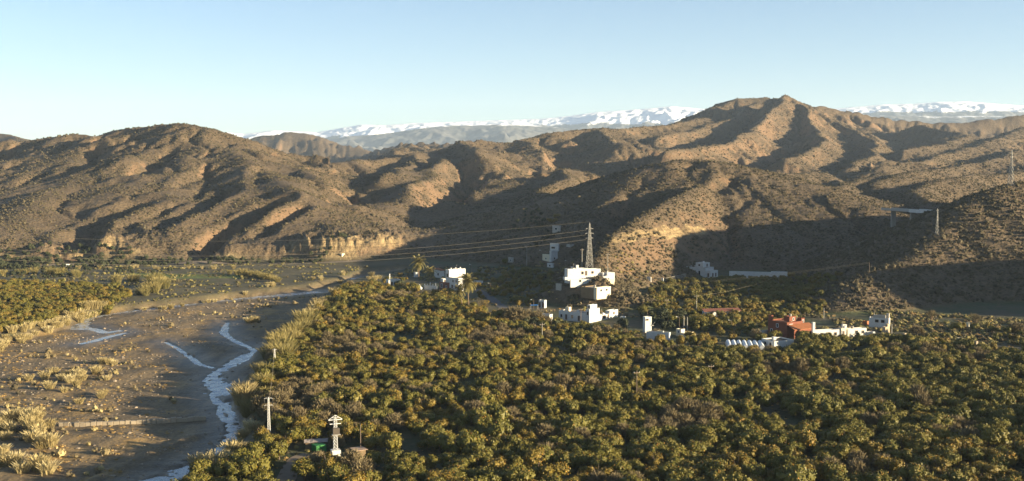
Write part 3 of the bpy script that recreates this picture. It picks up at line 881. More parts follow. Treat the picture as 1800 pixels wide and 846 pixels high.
def block(root, bx, m='white_wall', roof='roof_flat', par=.4, wname='wall'):
    """walls with a parapet and the flat roof sunk behind it"""
    x0, x1, y0, y1, z0, z1 = bx
    th = .22
    mb = MB(); V, Fc = mb.V, mb.F
    V += [(x0, y0, z0), (x1, y0, z0), (x1, y1, z0), (x0, y1, z0), (x0, y0, z1), (x1, y0, z1), (x1, y1, z1), (x0, y1, z1),
          (x0 + th, y0 + th, z1), (x1 - th, y0 + th, z1), (x1 - th, y1 - th, z1), (x0 + th, y1 - th, z1),
          (x0 + th, y0 + th, z1 - par - .3), (x1 - th, y0 + th, z1 - par - .3), (x1 - th, y1 - th, z1 - par - .3), (x0 + th, y1 - th, z1 - par - .3)]
    for k in range(4):
        j = (k + 1) % 4
        Fc += [(k, j, 4 + j, 4 + k), (4 + k, 4 + j, 8 + j, 8 + k), (8 + k, 8 + j, 12 + j, 12 + k)]
    Fc.append((3, 2, 1, 0))
    w_ = mb.build(wname, m, root)
    MB().box(x0 + th + .01, x1 - th - .01, y0 + th + .01, y1 - th - .01, z1 - par - .2, z1 - par).build('roof', roof, root)
    return w_

def house(name, px, py, yaw, label, cat, blocks, group=None, d=None, keep=9, sink=1.2):
    """blocks in photo pixels at the house's own distance: (ox, oy, oz, front, side, height, wall, roof, windows)"""
    if d is None: A = HITS([(px, py)])[0]
    else:
        A = P(px, py, d)
    k = A[1] / F; a_ = math.radians(yaw); ca, sa = math.cos(a_), math.sin(a_)
    root = empty(name, A, a_, label, cat, group)
    for b in blocks:
        ox, oy, oz, wf, wl, h, wm, rm, wins = b
        x0 = ox * k / ca; y0 = oy * k / sa if oy >= 0 else oy * k / sa
        z0 = oz * k - (sink if oz == 0 else 0)
        bx = (x0, x0 + wf * k / ca, y0, y0 + wl * k / sa, z0, (oz + h) * k)
        block(root, bx, wm, rm)
        zb = sink if oz == 0 else 0
        for wn in wins:
            face, u, v, ww, wh = wn[:5]
            isd = len(wn) > 5
            window(root, face, bx, u, zb + v, ww, wh, 'white_frame' if wm != 'white_wall' else 'frame', 'door' if isd else 'glass', 'door' if isd else 'window')
    hr = random.Random(int(px * 7 + py))
    for b in blocks[:4]:
        ox, oy, oz, wf, wl, h = b[:6]
        if cat != 'house' or wf * k / ca < 3 or wl * k / sa < 2: continue
        bx0, by0, zt_ = ox * k / ca, oy * k / sa, (oz + h) * k
        if hr.random() < .55:
            cx_, cy_ = bx0 + wf * k / ca * hr.uniform(.25, .75), by0 + wl * k / sa * hr.uniform(.3, .7)
            MB().cone((cx_, cy_, zt_ - .42), (cx_, cy_, zt_ + .75), .5, .5, 10).build('water_tank', hr.choice(['concrete', 'white_wall', 'steel_pale']), root)
        if hr.random() < .6:
            cx_, cy_ = bx0 + wf * k / ca * hr.uniform(.1, .9), by0 + wl * k / sa * .8
            mb = MB(); mb.bar((cx_, cy_, zt_ - .42), (cx_, cy_, zt_ + 2.2), .035)
            for q in range(4): mb.bar((cx_ - .45 + .05 * q, cy_, zt_ + 1.5 + .18 * q), (cx_ + .45 - .05 * q, cy_, zt_ + 1.5 + .18 * q), .02, 3)
            mb.build('aerial', 'steel', root)
    KEEP.append((A[0] + 6 * ca * 0, A[1], keep))
    # keep the trees off the real footprint too
    for b in blocks:
        for fu in (0, .5, 1):
            for fv in (0, .5, 1):
                lx = (b[0] + fu * b[3]) * k / ca; ly = (b[1] + fv * b[4]) * k / sa
                KEEP.append((A[0] + lx * ca - ly * sa, A[1] + lx * sa + ly * ca, 3.6))
    return root, k, A

def pitched(root, x0, x1, y0, y1, z0, rise, m='roof_tile', name='tile_roof', over=.35):
    """a tiled lean-to roof with its rows of tiles as ridges"""
    mb = MB(); n = max(4, int((x1 - x0) / .55))
    for i in range(n):
        a0 = x0 - over + (x1 - x0 + 2 * over) * i / n; a1 = x0 - over + (x1 - x0 + 2 * over) * (i + .82) / n
        o = len(mb.V)
        mb.V += [(a0, y0 - over, z0), (a1, y0 - over, z0), (a1, y1, z0 + rise), (a0, y1, z0 + rise), (a0, y0 - over, z0 + .16), (a1, y0 - over, z0 + .16), (a1, y1, z0 + rise + .16), (a0, y1, z0 + rise + .16)]
        mb.F += [tuple(o + j for j in q) for q in ((0, 3, 2, 1), (4, 5, 6, 7), (0, 1, 5, 4), (2, 3, 7, 6), (0, 4, 7, 3), (1, 2, 6, 5))]
    mb.box(x0 - over, x1 + over, y0 - over + .01, y0 - over + .04, z0 - .06, z0 + .02)
    return mb.build(name, m, root)

W, CR, GR, RD = 'white_wall', 'cream_wall', 'grey_wall', 'red_wall'
RF, RK = 'roof_flat', 'roof_dark'

# white house by the palms
h, k, A = house('village_house', 806, 512, 42, 'two storey white house with a tall sunlit upper wall beside the two leaning palms', 'house',
    [(0, 0, 0, 17, 17, 23, W, RF, [('L', .3, 1.2, 1.0, 1.5), ('L', .7, 1.2, 1.0, 1.5), ('L', .25, 4.2, .8, 1.0), ('L', .6, 4.2, .8, 1.0)]),
     (0, 17.5, 0, 28, 7, 36, W, RF, [('L', .5, 6.5, 1.0, 1.6)])])
for q in (.2, .5, .8): MB().box(q * 26 * k / .743, q * 26 * k / .743 + .5, 26 * .4 * k / .669 + 4.0, 26 * .4 * k / .669 + 4.5, 36 * k - .3, 36 * k + .8).build('chimney', 'white_wall', h)
# its neighbours to the left
house('outbuilding', 790, 510, 55, 'low brick red outbuilding joined to the left of the tall white house', 'outbuilding', [(0, .5, 0, 2, 18, 13, 'brown_wall', RF, [('L', .3, 1.0, .8, 1.0), ('L', .75, 1.0, 1.0, 1.9, 1)])], keep=4)
h, k, A = house('tiled_cottage', 775, 489, 45, 'white cottage with a sunlit orange tiled roof behind the walled garden', 'house', [(0, 0, 0, 6, 13, 13, W, RF, [('L', .4, 1.4, .9, 1.2)])], keep=5)
pitched(h, -.4, 6 * k / .707 + .3, -.3, 13 * k / .707, 13 * k + .05, .9)
house('garden_store', 779, 499, 40, 'small white store with a dark opening in the walled garden', 'outbuilding', [(0, 0, 0, 5, 5, 9, W, RF, [('F', .5, .2, 1.0, 1.8, 1)])], keep=3)
h, k, A = house('garden_wall', 768, 511, 62, 'white garden wall with tall posts left of the brick red outbuilding', 'wall', [(0, 0, 0, 1, 24, 8, W, 'white_wall', [])], keep=4)
for q in (2, 7, 12, 17, 22):
    MB().box(-.1, .4, q * k / .883, q * k / .883 + .4, 8 * k - .2, 8 * k + (1.6 if q in (2, 12) else .7)).build('post', W, h)
h, k, A = house('low_white_house', 683, 506, 22, 'low white house with a thin white chimney at the left end of the village', 'house',
    [(0, 0, 0, 20, 6, 14, W, RF, [('F', .28, 1.0, .9, 1.9, 1), ('F', .65, 1.5, 1.0, 1.1), ('L', .5, 1.5, .7, 1.1)])])
MB().box(.6, 1.1, .5, 1.0, 14 * k - .5, 14 * k + 3).build('chimney', W, h)
# shaded houses on the slope behind
house('slope_house', 969, 461, 48, 'white house half in shade on the slope, joined to a sand coloured annex', 'house',
    [(0, 0, 0, 12, 3, 20, W, RF, [('F', .5, 1.5, .9, 1.1)]), (0, 3.2, 0, 3, 12, 13, CR, RF, [('L', .5, 1.4, .9, 1.0)])], keep=6)
house('slope_house', 981, 443, 60, 'pale blue grey house standing in full shade above the half shaded one', 'house',
    [(0, 0, 0, 2, 14, 15, W, RF, [('L', .6, 2.0, 2.4, 1.0)])], keep=5)
house('slope_house', 972, 471, 60, 'smallest white shaded house at the foot of the slope group', 'house', [(0, 0, 0, 2, 10, 8, W, RF, [('L', .55, .8, .8, .9)])], keep=4)
house('ruined_house', 984, 408, 60, 'pale roofless ruin highest on the shaded slope', 'ruin', [(0, 0, 0, 2, 13, 11, GR, RK, [('L', .5, 1.4, 1.6, 1.2)])], keep=4)
house('shed', 901, 462, 58, 'small pale hut alone in the shaded trees between two power poles', 'hut', [(0, 0, 0, 2, 8, 9, GR, RF, [('L', .4, 1, .8, 1)])], keep=4)
house('retaining_wall', 1002, 435, 50, 'short pale wall beside the upper shaded slope house', 'wall', [(0, 0, 0, 8, 6, 5, GR, GR, [])], keep=3)
# house on the knoll
KN = (996, 488)
h, k, A = house('hilltop_house', 998, 487, 20, 'long white house with a terrace on top of the rocky knoll below the big pylon', 'house',
    [(0, 0, 0, 37, 5, 14, W, RF, [('F', .72, 1.0, 1.0, 1.2), ('F', .9, .4, .9, 2.0, 1)]), (37.3, 2, 0, 25, 4, 12, W, RF, [('F', .4, 1.0, 1.0, 1.0)]),
     (-6, -.8, -5, 11, 3, 5, W, 'white_wall', []), (64, 0, 0, 22, 3, 5, W, 'roof_flat', [])], keep=8, sink=3, d=500)
MB().box(4.5, 5.7, .6, 1.7, 14 * k - .5, 14 * k + 1.6).build('chimney', W, h)
MB().cone((71 * k / .94, -.6, 0), (71 * k / .94, -.6, 2.2), .7, .1, 8).build('roof_vent', W, h)
for q in range(9): KEEP.append((P(994 + q * 12, 490, 498)[0], 495.5 - q * .6, 6.0))
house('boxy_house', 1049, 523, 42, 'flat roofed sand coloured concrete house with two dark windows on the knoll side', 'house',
    [(0, 5.3, 0, 27, 21, 16, 'shed_wood_and_shade', 'concrete', []), (0, 0, 0, 27, 5, 17, CR, 'concrete', [('F', .3, 2.4, 1.2, 1.0), ('F', .7, 2.4, 1.2, 1.0)])], keep=6, sink=1, d=479)  # left block coloured darker brown to paint in the shade on that side
house('retaining_wall', 986, 511, 55, 'grey concrete wall on the shaded left side of the knoll', 'wall', [(0, 0, 0, 2, 9, 12, GR, GR, [])], keep=3)
# houses at the foot of the knoll
h, k, A = house('courtyard_house', 1036, 568, 50, 'rambling white house with a square rooftop room at the foot of the knoll', 'house',
    [(0, 0, 0, 20, 6, 24, W, RF, [('L', .5, 3.2, .6, 1.2)]), (0, 6.2, 0, 12, 46, 17, W, RF, [('L', .25, .4, .9, 2.0, 1), ('L', .5, 1.2, .8, 1.1), ('L', .72, .4, .9, 2.0, 1), ('L', .9, 1.2, .8, 1.1)]),
     (3, 1, 24.2, 13, 5, 7, W, RF, [('L', .5, .4, .5, .7)]), (20.3, .5, 0, 22, 8, 10, W, 'roof_tile', [('F', .4, .6, 2.4, 1.3), ('F', .8, .4, 1, 1.7, 1)]), (42.6, 2, 0, 17, 7, 15, W, RF, [('F', .5, 1.6, .9, 1.0)])], keep=8)
MB().box(2.0, 3.6, 40 * k / .766, 46 * k / .766, 17 * k - .6, 17 * k + 1.3).build('roof_store', CR, h)
house('field_hut', 957, 542, 62, 'small square white hut with a door, alone in the shade left of the knoll', 'hut', [(0, 0, 0, 4, 10, 14, W, RF, [('L', .25, .3, .8, 1.9, 1), ('L', .8, .3, .7, 2.2, 1), ('L', .35, 2.3, .4, .4)])], keep=5)
house('stone_barn', 900, 558, 58, 'low barn with a sunlit pale roof edge behind the bare brown thicket', 'barn', [(0, 0, 0, 4, 26, 11, 'stone_wall', RF, [('L', .6, 1, .9, 1.0)])], keep=5)
house('cream_cottage', 966, 566, 50, 'pale cottage half hidden by olive trees left of the courtyard house', 'house', [(0, 0, 0, 6, 20, 13, W, RF, [('L', .4, 1, .9, 1.0), ('F', .5, .9, .6, .9)])], keep=5)
h, k, A = house('tower_hut', 1134, 585, 20, 'narrow white transformer tower with a vent slot by the orchard edge', 'tower', [(0, 0, 0, 12, 3, 28, W, W, [('F', .3, 4.6, 1.0, .5)])], keep=5)
MB().box(2.6, 3.4, -.4, -.01, 2.5, 2.7).bar((2.9, -.2, 2.7), (3.6, -1.0, 4.0), .06).build('insulator_arm', 'steel', h)
h, k, A = house('orchard_house', 1176, 601, 66, 'flat roofed white house with a shaded blue front standing in the orchard', 'house', [(0, 0, 0, 4, 38, 16, W, RF, [('L', .28, 1.0, 1.0, 1.2), ('L', .55, .2, 1.1, 1.4, 1)]), (0, 10, 16.2, 2, 10, 2, CR, RF, [])], keep=7)
for q in range(5): KEEP.append((A[0] - 9 + q * 2.6, A[1] - 4.5, 3.4))
h, k, A = house('orchard_yard', 1204, 594, 45, 'low sand and white yard buildings right of the flat roofed orchard house', 'outbuilding', [(0, 0, 0, 18, 8, 8, CR, RF, [('F', .3, .5, .8, .9)]), (-4, -9, 0, 14, 6, 6, W, RF, []), (4, 9, 0, 8, 8, 13, CR, RF, [('L', .5, 1.3, .7, .7)])], keep=7)
for q in range(4): KEEP.append((A[0] + q * 2.2, A[1] - 4, 3.0))
h, k, A = house('white_shed', 1361, 613, 24, 'long white shed with a dark sloping roof right of the plastic greenhouse', 'shed', [(0, 0, 0, 39, 15, 13, W, RK, [('L', .3, .8, .8, .9), ('L', .7, .8, .8, .9)])], keep=7)
MB().box(2, 3.2, 3, 4.2, 13 * k - .3, 13 * k + .9).build('roof_vent', W, h)
for q in range(5): KEEP.append((A[0] - 2 + q * 2.4, A[1] - 3.5, 3.0))
# red house
h, k, A = house('red_house', 1383, 594, 34, 'terracotta red house with a stepped roof and an arched porch', 'house',
    [(0, 0, 0, 34, 25, 27, RD, 'roof_tile', [('F', .25, 4.0, 1.6, .8), ('L', .5, 3.4, .9, 1.2), ('L', .8, 1.2, .8, 1.2)]), (10, 3, 27.2, 14, 7, 9, RD, 'roof_tile', [('F', .6, .4, .7, .8)]),
     (34.3, 4, 0, 20, 12, 20, RD, 'roof_tile', [('F', .5, 3, 1.0, 1.0)]), (-1, 20, 27.2, 4, 4, 9, RD, 'roof_tile', []), (54.6, 14, 0, 7, 6, 27, RD, 'roof_tile', [('F', .5, 4, .7, .8)])], keep=8)
ca, sa = math.cos(math.radians(34)), math.sin(math.radians(34))
x0, x1 = 2 * k / ca, 46 * k / ca
y0 = -9 * k / sa
pitched(h, x0, x1, y0, -.05, 15 * k, 1.5)
for i in range(6):
    xx = x0 + (x1 - x0) * i / 5
    MB().box(xx - .25, xx + .25, y0, y0 + .5, -1.2, 15 * k - .6).build('column', RD, h)
for i in range(5):
    xa = x0 + (x1 - x0) * i / 5 + .25; xb = x0 + (x1 - x0) * (i + 1) / 5 - .25; n = 8; mb = MB()
    for j in range(n):          # the arch over each opening
        t0, t1 = math.pi * j / n, math.pi * (j + 1) / n
        c = (xa + xb) / 2; r = (xb - xa) / 2
        p0, p1 = (c - r * math.cos(t0), 1.55 + r * .8 * math.sin(t0)), (c - r * math.cos(t1), 1.55 + r * .8 * math.sin(t1))
        o = len(mb.V); zt = 15 * k - .6
        mb.V += [(p0[0], y0 + .05, p0[1]), (p1[0], y0 + .05, p1[1]), (p1[0], y0 + .05, zt), (p0[0], y0 + .05, zt), (p0[0], y0 + .45, p0[1]), (p1[0], y0 + .45, p1[1]), (p1[0], y0 + .45, zt), (p0[0], y0 + .45, zt)]
        mb.F += [tuple(o + q for q in f) for f in ((0, 1, 2, 3), (7, 6, 5, 4), (0, 4, 5, 1), (3, 2, 6, 7))]
    mb.build('arch', RD, h)
MB().box(x0 - .3, x1 + .3, y0 + .02, y0 + .48, 15 * k - .6, 15 * k - .05).build('lintel', RD, h)
# white farm row
h, k, A = house('white_farmhouse', 1432, 596, 16, 'long low white farmhouse with a tall chimney pillar right of the red house', 'house',
    [(0, 0, 0, 50, 3, 15, W, RK, [('F', .28, 1.0, 1.0, 1.0), ('F', .55, .2, 1.0, 1.9, 1), ('F', .8, 1.0, 1.0, 1.0)]), (50.3, -.5, 0, 16, 3, 17, CR, RF, [('F', .25, .3, 1.0, 2.2, 1)]),
     (55, .4, 17.2, 8, 1.2, 6, W, RF, [('F', .5, .3, .5, .5)]), (66.6, .6, 0, 36, 3, 15, W, RK, [('F', .45, 1.2, 1.0, 1.0), ('F', .8, 1.2, .9, .9)]), (102.9, -.2, 0, 12, 2, 8, W, RF, [])], keep=6)
MB().box(-1.0, -.05, -.3, .6, -1, 30 * k).build('chimney', W, h)
MB().box(114 * k, 114 * k + .9, -1.4, -.5, -1, 9 * k).build('gate_post', W, h)
for q in range(12): KEEP.append((A[0] + q * 2.0, A[1] - 2.5 + q * .5, 2.6))
house('grey_house', 1562, 577, 62, 'weathered white house above the farm row at the foot of the brown spur', 'house',
    [(0, 0, 0, 7, 30, 17, W, RF, [('L', .3, 2.0, 1.2, 1.0), ('L', .6, 2.0, 1.2, 1.0)]), (0, 5, 17.2, 3, 18, 5, GR, RF, []), (2, .5, 17.2, 3, 4, 8, GR, RF, [])], keep=6, sink=2)
house('pink_outhouse', 1524, 572, 45, 'tiny pink outhouse left of the weathered white house', 'outbuilding', [(0, 0, 0, 6, 6, 7, 'roof_tile', RF, [])], keep=3, sink=2)
house('retaining_wall', 1556, 588, 45, 'sunlit stepped stone wall below the weathered white house', 'wall', [(0, 0, 0, 8, 4, 13, 'stone_wall', 'stone_wall', []), (8.2, 1, 0, 6, 3, 17, 'stone_wall', 'stone_wall', [])], keep=3)
house('garden_wall', 1331, 588, 24, 'low white wall left of the red house porch', 'wall', [(0, 0, 0, 34, 1, 6, W, W, [])], keep=4)
house('garden_wall', 1720, 609, 150, 'low pale stone wall along the right edge of the orchard', 'wall', [(0, 0, 0, 66, 1, 3, 'stone_wall', 'stone_wall', [])], keep=3)
# villa in the shade of the side valley
h, k, A = house('shaded_villa', 1240, 488, 46, 'white villa with arched porch standing in deep shade in the side valley', 'house',
    [(0, 0, 0, 18, 31, 17, W, RF, [('L', .3, 1.2, 1.0, 2.2), ('L', .6, 1.2, 1.0, 2.2)]), (0, 4, 17.2, 15, 11, 8, W, RF, [('L', .5, .8, .9, .9), ('F', .6, .4, 1.2, 1.4, 1)]),
     (1, -7, 0, 16, 6.8, 12, W, 'roof_tile', [('F', .3, .4, 1.2, 2.0, 1), ('F', .7, .4, 1.2, 2.0, 1), ('L', .5, .4, 1.0, 2.0, 1)])], keep=8)
h, k, A = house('boundary_wall', 1384, 487, 74, 'very long white wall right of the shaded villa', 'wall', [(0, 0, 0, 1, 27, 9, W, W, []), (0, 27.2, 0, 1, 70, 7.5, W, W, [])], keep=4)
house('boundary_wall', 1144, 496, 60, 'short white gate wall nearest the knoll, left of the villa drive', 'wall', [(0, 0, 0, 1, 7, 9, W, W, [])], keep=3)
house('boundary_wall', 1166, 496, 70, 'square white wall end between the villa railing and the drive', 'wall', [(0, 0, 0, 1, 13, 7, W, W, [])], keep=3)
A0, A1 = HITS([(1170, 494), (1205, 489)])
fn = empty('villa_fence', A0, 0, 'pale railing fence between the gate wall and the shaded villa', 'fence')
for i in range(15):
    f_ = i / 14; px_, py_, = (A1[0] - A0[0]) * f_, (A1[1] - A0[1]) * f_
    MB().box(px_ - .12, px_ + .12, py_ - .12, py_ + .12, -.3, 1.7).build('post', 'concrete', fn)
for z_ in (.5, 1.45): MB().bar((0, 0, z_), (A1[0] - A0[0], A1[1] - A0[1], z_), .08).build('rail', 'concrete', fn)
h, k, A = house('long_barn', 1238, 557, 12, 'low white barn with a dull red roof in the shade behind the orchard', 'barn', [(0, 0, 0, 66, 2, 9, W, 'roof_tile', [('F', .2, .8, .9, .9), ('F', .6, .8, .9, .9)])], keep=5)
pitched(h, 0, 66 * k / .978, -.3, 2 * k / .208, 9 * k + .03, .8, 'brown_wall')
house('shed', 116, 470, 50, 'tiny white hut among the trees at the foot of the left hill', 'hut', [(0, 0, 0, 5, 6, 5, W, RF, [])], keep=4)
house('shed', 601, 452, 50, 'small pale hut at the foot of the cliff end of the left hill', 'hut', [(0, 0, 0, 4, 5, 6, CR, RF, [])], keep=4)

house('water_store', 731, 488, 40, 'small rounded white store under the round headed palm', 'outbuilding', [(0, 0, 0, 4, 4, 9, W, W, [])], keep=2)
house('garden_wall', 848, 498, 76, 'low white wall running right from the tall white house', 'wall', [(0, 0, 0, 1, 24, 4, W, W, [])], keep=3)
house('garden_wall', 1094, 562, 40, 'bright low white wall end right of the courtyard house', 'wall', [(0, 0, 0, 7, 4, 5, W, W, [])], keep=3)
house('terrace_wall', 1003, 498, 20, 'long white terrace wall in front of the hilltop house', 'wall', [(0, 0, 0, 58, 1.2, 6, W, W, [('F', .3, .4, .9, .9), ('F', .7, .4, 1.6, .9)]), (58.2, .2, 0, 22, 1, 4, CR, CR, [])], keep=3, d=496, sink=2)
house('gate_post', 1703, 575, 30, 'small white post on the bank right of the spur', 'post', [(0, 0, 0, 4, 3, 8, CR, CR, [])], keep=2)
house('ruined_wall', 1590, 601, 35, 'broken sunlit stone wall right of the concrete post', 'wall', [(0, 0, 0, 5, 3, 15, 'stone_wall', 'stone_wall', [])], keep=3)
house('shed', 1690, 602, 30, 'small cream shed among the plots in the right hand shade', 'shed', [(0, 0, 0, 6, 5, 7, CR, RF, [])], keep=3)
house('gate_post', 1706, 609, 20, 'left of two pale gate posts at the right orchard edge', 'post', [(0, 0, 0, 4, 3, 9, 'stone_wall', 'stone_wall', [])], keep=2)
house('gate_post', 1716, 609, 20, 'right of two pale gate posts at the right orchard edge', 'post', [(0, 0, 0, 4, 3, 9, 'stone_wall', 'stone_wall', [])], keep=2)
house('back_house', 1236, 562, 30, 'low red roofed shed behind the orchard yard trees', 'shed', [(0, 0, 0, 14, 6, 7, 'brown_wall', 'roof_tile', [])], keep=3)
# ------------------------------------------------------------------ plastic greenhouse
A = HITS([(1278, 614)])[0]; k = A[1] / F
gh = empty('greenhouse', A, math.radians(-8), 'row of white plastic tunnels left of the long white shed', 'greenhouse')
nv = 7; ww = 66 * k / nv
for i in range(nv):
    V, Fc = [], []; ns, nl = 9, 13
    for j in range(nl):
        for q in range(ns):
            t_ = math.pi * q / (ns - 1); rr = ww * .5 * (1 - .05 * (j % 4 == 0))
            V.append((ww * (i + .5) - rr * math.cos(t_), j * .9, .55 + 1.25 * math.sin(t_) * (1 - .08 * (j % 4 == 0))))
    for j in range(nl - 1):
        for q in range(ns - 1): Fc.append((j * ns + q, j * ns + q + 1, (j + 1) * ns + q + 1, (j + 1) * ns + q))
    Fc.append(tuple(range(ns))); Fc.append(tuple((nl - 1) * ns + q for q in range(ns))[::-1])
    me = bpy.data.meshes.new('tunnel'); me.from_pydata(V, [], Fc); me.shade_smooth() if False else None
    link_mesh('tunnel', me, gh, [M['plastic_film']])
MB().box(0, 66 * k, -.03, .03, -.3, .56).box(0, 66 * k, 10.77, 10.83, -.3, .56).box(-.05, .0, 0, 10.8, -.3, .56).box(66 * k, 66 * k + .05, 0, 10.8, -.3, .56).build('base_wall', 'white_wall', gh)
for fu in (0, .25, .5, .75, 1):
    for y_ in (0, 5, 10): KEEP.append((A[0] + fu * 66 * k, A[1] + y_, 3.2))
for fu in (0, .25, .5, .75, 1): KEEP.append((A[0] + fu * 66 * k, A[1] - 4, 2.5))

# ------------------------------------------------------------------ things by the near bank: transformer mast, container, sheds
def lattice(root, h, b0, b1, n, r, m='steel', gap=0):
    """four legs and the crossed bracing of a lattice mast"""
    def c(i, z):
        f_ = z / h; s_ = b0 + (b1 - b0) * f_
        return ((-1, 1, 1, -1)[i] * s_ / 2, (-1, -1, 1, 1)[i] * s_ / 2, z)
    for i in range(4): MB().bar(c(i, 0), c(i, h), r * 1.3).build('leg', m, root)
    mb = MB(); zs = [0]
    for q in range(n): zs.append(zs[-1] + (b0 + (b1 - b0) * zs[-1] / h))
    zs = [z * h / zs[-1] for z in zs]
    for a_, b_ in zip(zs[:-1], zs[1:]):
        for i in range(4):
            j = (i + 1) % 4
            mb.bar(c(i, a_), c(j, b_), r * .8, 3); mb.bar(c(j, a_), c(i, b_), r * .8, 3)
            mb.bar(c(i, b_), c(j, b_), r * .7, 3)
    mb.build('bracing', m, root)

A = HITS([(590, 805)])[0]; k = A[1] / F; tz = A[2]
tr = empty('transformer_mast', A, math.radians(20), 'pale steel lattice mast with a dark transformer on a white block base', 'power mast')
MB().box(-1.0, 1.0, -.85, .85, -.5, 15 * k).build('base', 'white_wall', tr, .05)
hm = 56 * k
mast = empty('mast_frame', (0, 0, 15 * k)); mast.parent = tr
lattice(mast, hm, .80, .55, 11, .030, 'steel_pale')
zt = 15 * k + hm
for z_, L in ((zt - .3, 3.0), (zt - 1.2, 2.4)): MB().box(-L / 2, L / 2, -.09, .09, z_, z_ + .14).build('cross_arm', 'steel_pale', tr)
MB().bar((-1.5, 0, zt - .2), (0, 0, zt + .75), .06).bar((1.5, 0, zt - .2), (0, 0, zt + .75), .06).bar((0, 0, zt - .2), (0, 0, zt + .75), .06).bar((-.75, 0, zt + .2), (.75, 0, zt + .2), .05).build('top_frame', 'steel_pale', tr)
MB().box(-.75, .75, -1.1, -.42, zt - 3.2, zt - 1.9).build('transformer', 'roof_dark', tr, .06)
MB().box(-.9, .9, -1.2, -.36, zt - 3.36, zt - 3.24).build('platform', 'steel', tr)
for x_ in (-1.3, -.65, .65, 1.3): MB().cone((x_, 0, zt - .35), (x_, 0, zt - .75), .09, .06, 6).build('insulator', 'roof_dark', tr)
KEEP.append((A[0], A[1] - 2, 4.2)); KEEP.append((A[0], A[1] - 6, 2.6)); KEEP.append((A[0] + 1, A[1] + 3, 3.0))

A = HITS([(556, 796)])[0]; k = A[1] / F
ct = empty('container', A, math.radians(36), 'bright green metal container beside a tarp roofed hut', 'container')
Wc, Dc, Hc_ = 20 * k, 2.4, 12 * k
MB().box(0, Wc, 0, Dc, 0, Hc_).build('body', 'green_paint', ct, .03)
for i in range(9): MB().box(.12 + i * (Wc - .3) / 9, .12 + i * (Wc - .3) / 9 + .12, -.06, -.005, .12, Hc_ - .12).build('rib', 'green_paint', ct)
MB().box(Wc * .72, Wc * .93, -.10, -.062, .1, Hc_ - .25).build('door', 'green_paint', ct)
KEEP += [(A[0] + Wc / 2, A[1] - 3, 4.5), (A[0] - 1, A[1] - 4, 4.5), (A[0], A[1], 3.2)]
A = HITS([(535, 797)])[0]
A = (A[0] - .3, A[1] + 3.0, A[2])
ht = empty('tarp_hut', A, math.radians(10), 'low hut roofed with a grey brown tarp behind the green container', 'hut')
MB().box(0, 4.6, 0, 2.6, -.2, 1.5).build('wall', 'shed_wood_and_shade', ht)
V, Fc = [], []
for j in range(6):
    for i in range(9): V.append((-.3 + 5.2 * i / 8, -.3 + 3.2 * j / 5, 1.62 + .35 * math.sin(math.pi * j / 5) + .06 * math.sin(i * 2.1 + j)))
for j in range(5):
    for i in range(8): Fc.append((j * 9 + i, j * 9 + i + 1, (j + 1) * 9 + i + 1, (j + 1) * 9 + i))
me = bpy.data.meshes.new('tarp'); me.from_pydata(V, [], Fc); tp = link_mesh('tarp', me, ht, [M['tarp']])
md = tp.modifiers.new('thick', 'SOLIDIFY'); md.thickness = .04
KEEP += [(A[0] + 2, A[1] + 1, 3.5)]
A = HITS([(626, 806)])[0]; k = A[1] / F
sh = empty('shed', A, math.radians(30), 'small ochre plank shed with a flat tin roof right of the transformer mast', 'shed')
for i in range(8): MB().box(i * .28, i * .28 + .25, 0, .05, -.2, 1.6).build('plank', 'shed_wood_and_shade', sh)
MB().box(0, 2.22, .06, 2.6, -.2, 1.6).build('wall', 'stone_wall', sh)
MB().box(-.35, 2.6, -.3, 2.9, 1.62, 1.72).build('roof', 'roof_flat', sh)
KEEP += [(A[0] + 1, A[1], 3.2), (A[0] + 1, A[1] - 4, 2.6)]

for q in range(4, 29, 3): KEEP += [(ct.location.x + .95 * q + 1, ct.location.y - .29 * q, 2.9), (tr.location.x + .95 * q, tr.location.y - .29 * q, 2.6)]
# ------------------------------------------------------------------ pylons, poles, lamps, wires
def pylon(name, px, ytop, ybase, d, label, group, bw, arms, n=9, yaw=25, m='steel', r=.07):
    if d is None: A = HITS([(px, ybase)])[0]
    else:
        x, y, _ = P(px, ybase, d); A = (x, y, H(x, y))
    k = A[1] / F; h = (P(px, ytop, A[1])[2] - A[2])
    o = empty(name, (A[0], A[1], A[2] - .2), math.radians(yaw), label, 'pylon', group)
    KEEP.append((A[0], A[1] - 3, 4.2))
    lattice(o, h * .97, bw * k, max(.25, bw * k * .13), n, r, m)
    for f_, L in arms:
        mb = MB(); z_ = h * f_; mb.bar((-L / 2, 0, z_), (L / 2, 0, z_), r); mb.bar((-L / 2, 0, z_), (0, 0, z_ + L * .18), r * .7); mb.bar((L / 2, 0, z_), (0, 0, z_ + L * .18), r * .7)
        a_ = mb.build('cross_arm', m, o)
        for s_ in (-1, 1): MB().cone((s_ * L * .48, 0, z_ - .05), (s_ * L * .48, 0, z_ - .9), .09, .05, 5).build('insulator', 'roof_dark', o)
    MB().cone((0, 0, h * .96), (0, 0, h), .16, .05, 5).build('peak', m, o)
    return o, A, h
PG = 'lattice pylons of the high line'
big, bigA, bigh = pylon('pylon', 1036, 390, 473, None, 'big steel lattice pylon standing right behind the house on the knoll', PG, 10.5, [(.86, 4.0), (.76, 4.6), (.66, 4.0)], 11, 15, r=.085)
_, rpA, rph = pylon('pylon', 1777, 263, 324, 616, 'steel lattice pylon on the crest of the near right spur', PG, 8, [(.9, 2.6), (.8, 3.0)], 9, 30, r=.08)
_, spA, sph = pylon('pylon', 1647, 366, 411, 559, 'slim steel lattice pylon low on the right spur in front of the bridge', PG, 4.5, [(.93, 1.6)], 9, 20, r=.06)
NG = 'slim lattice poles along the river bank'
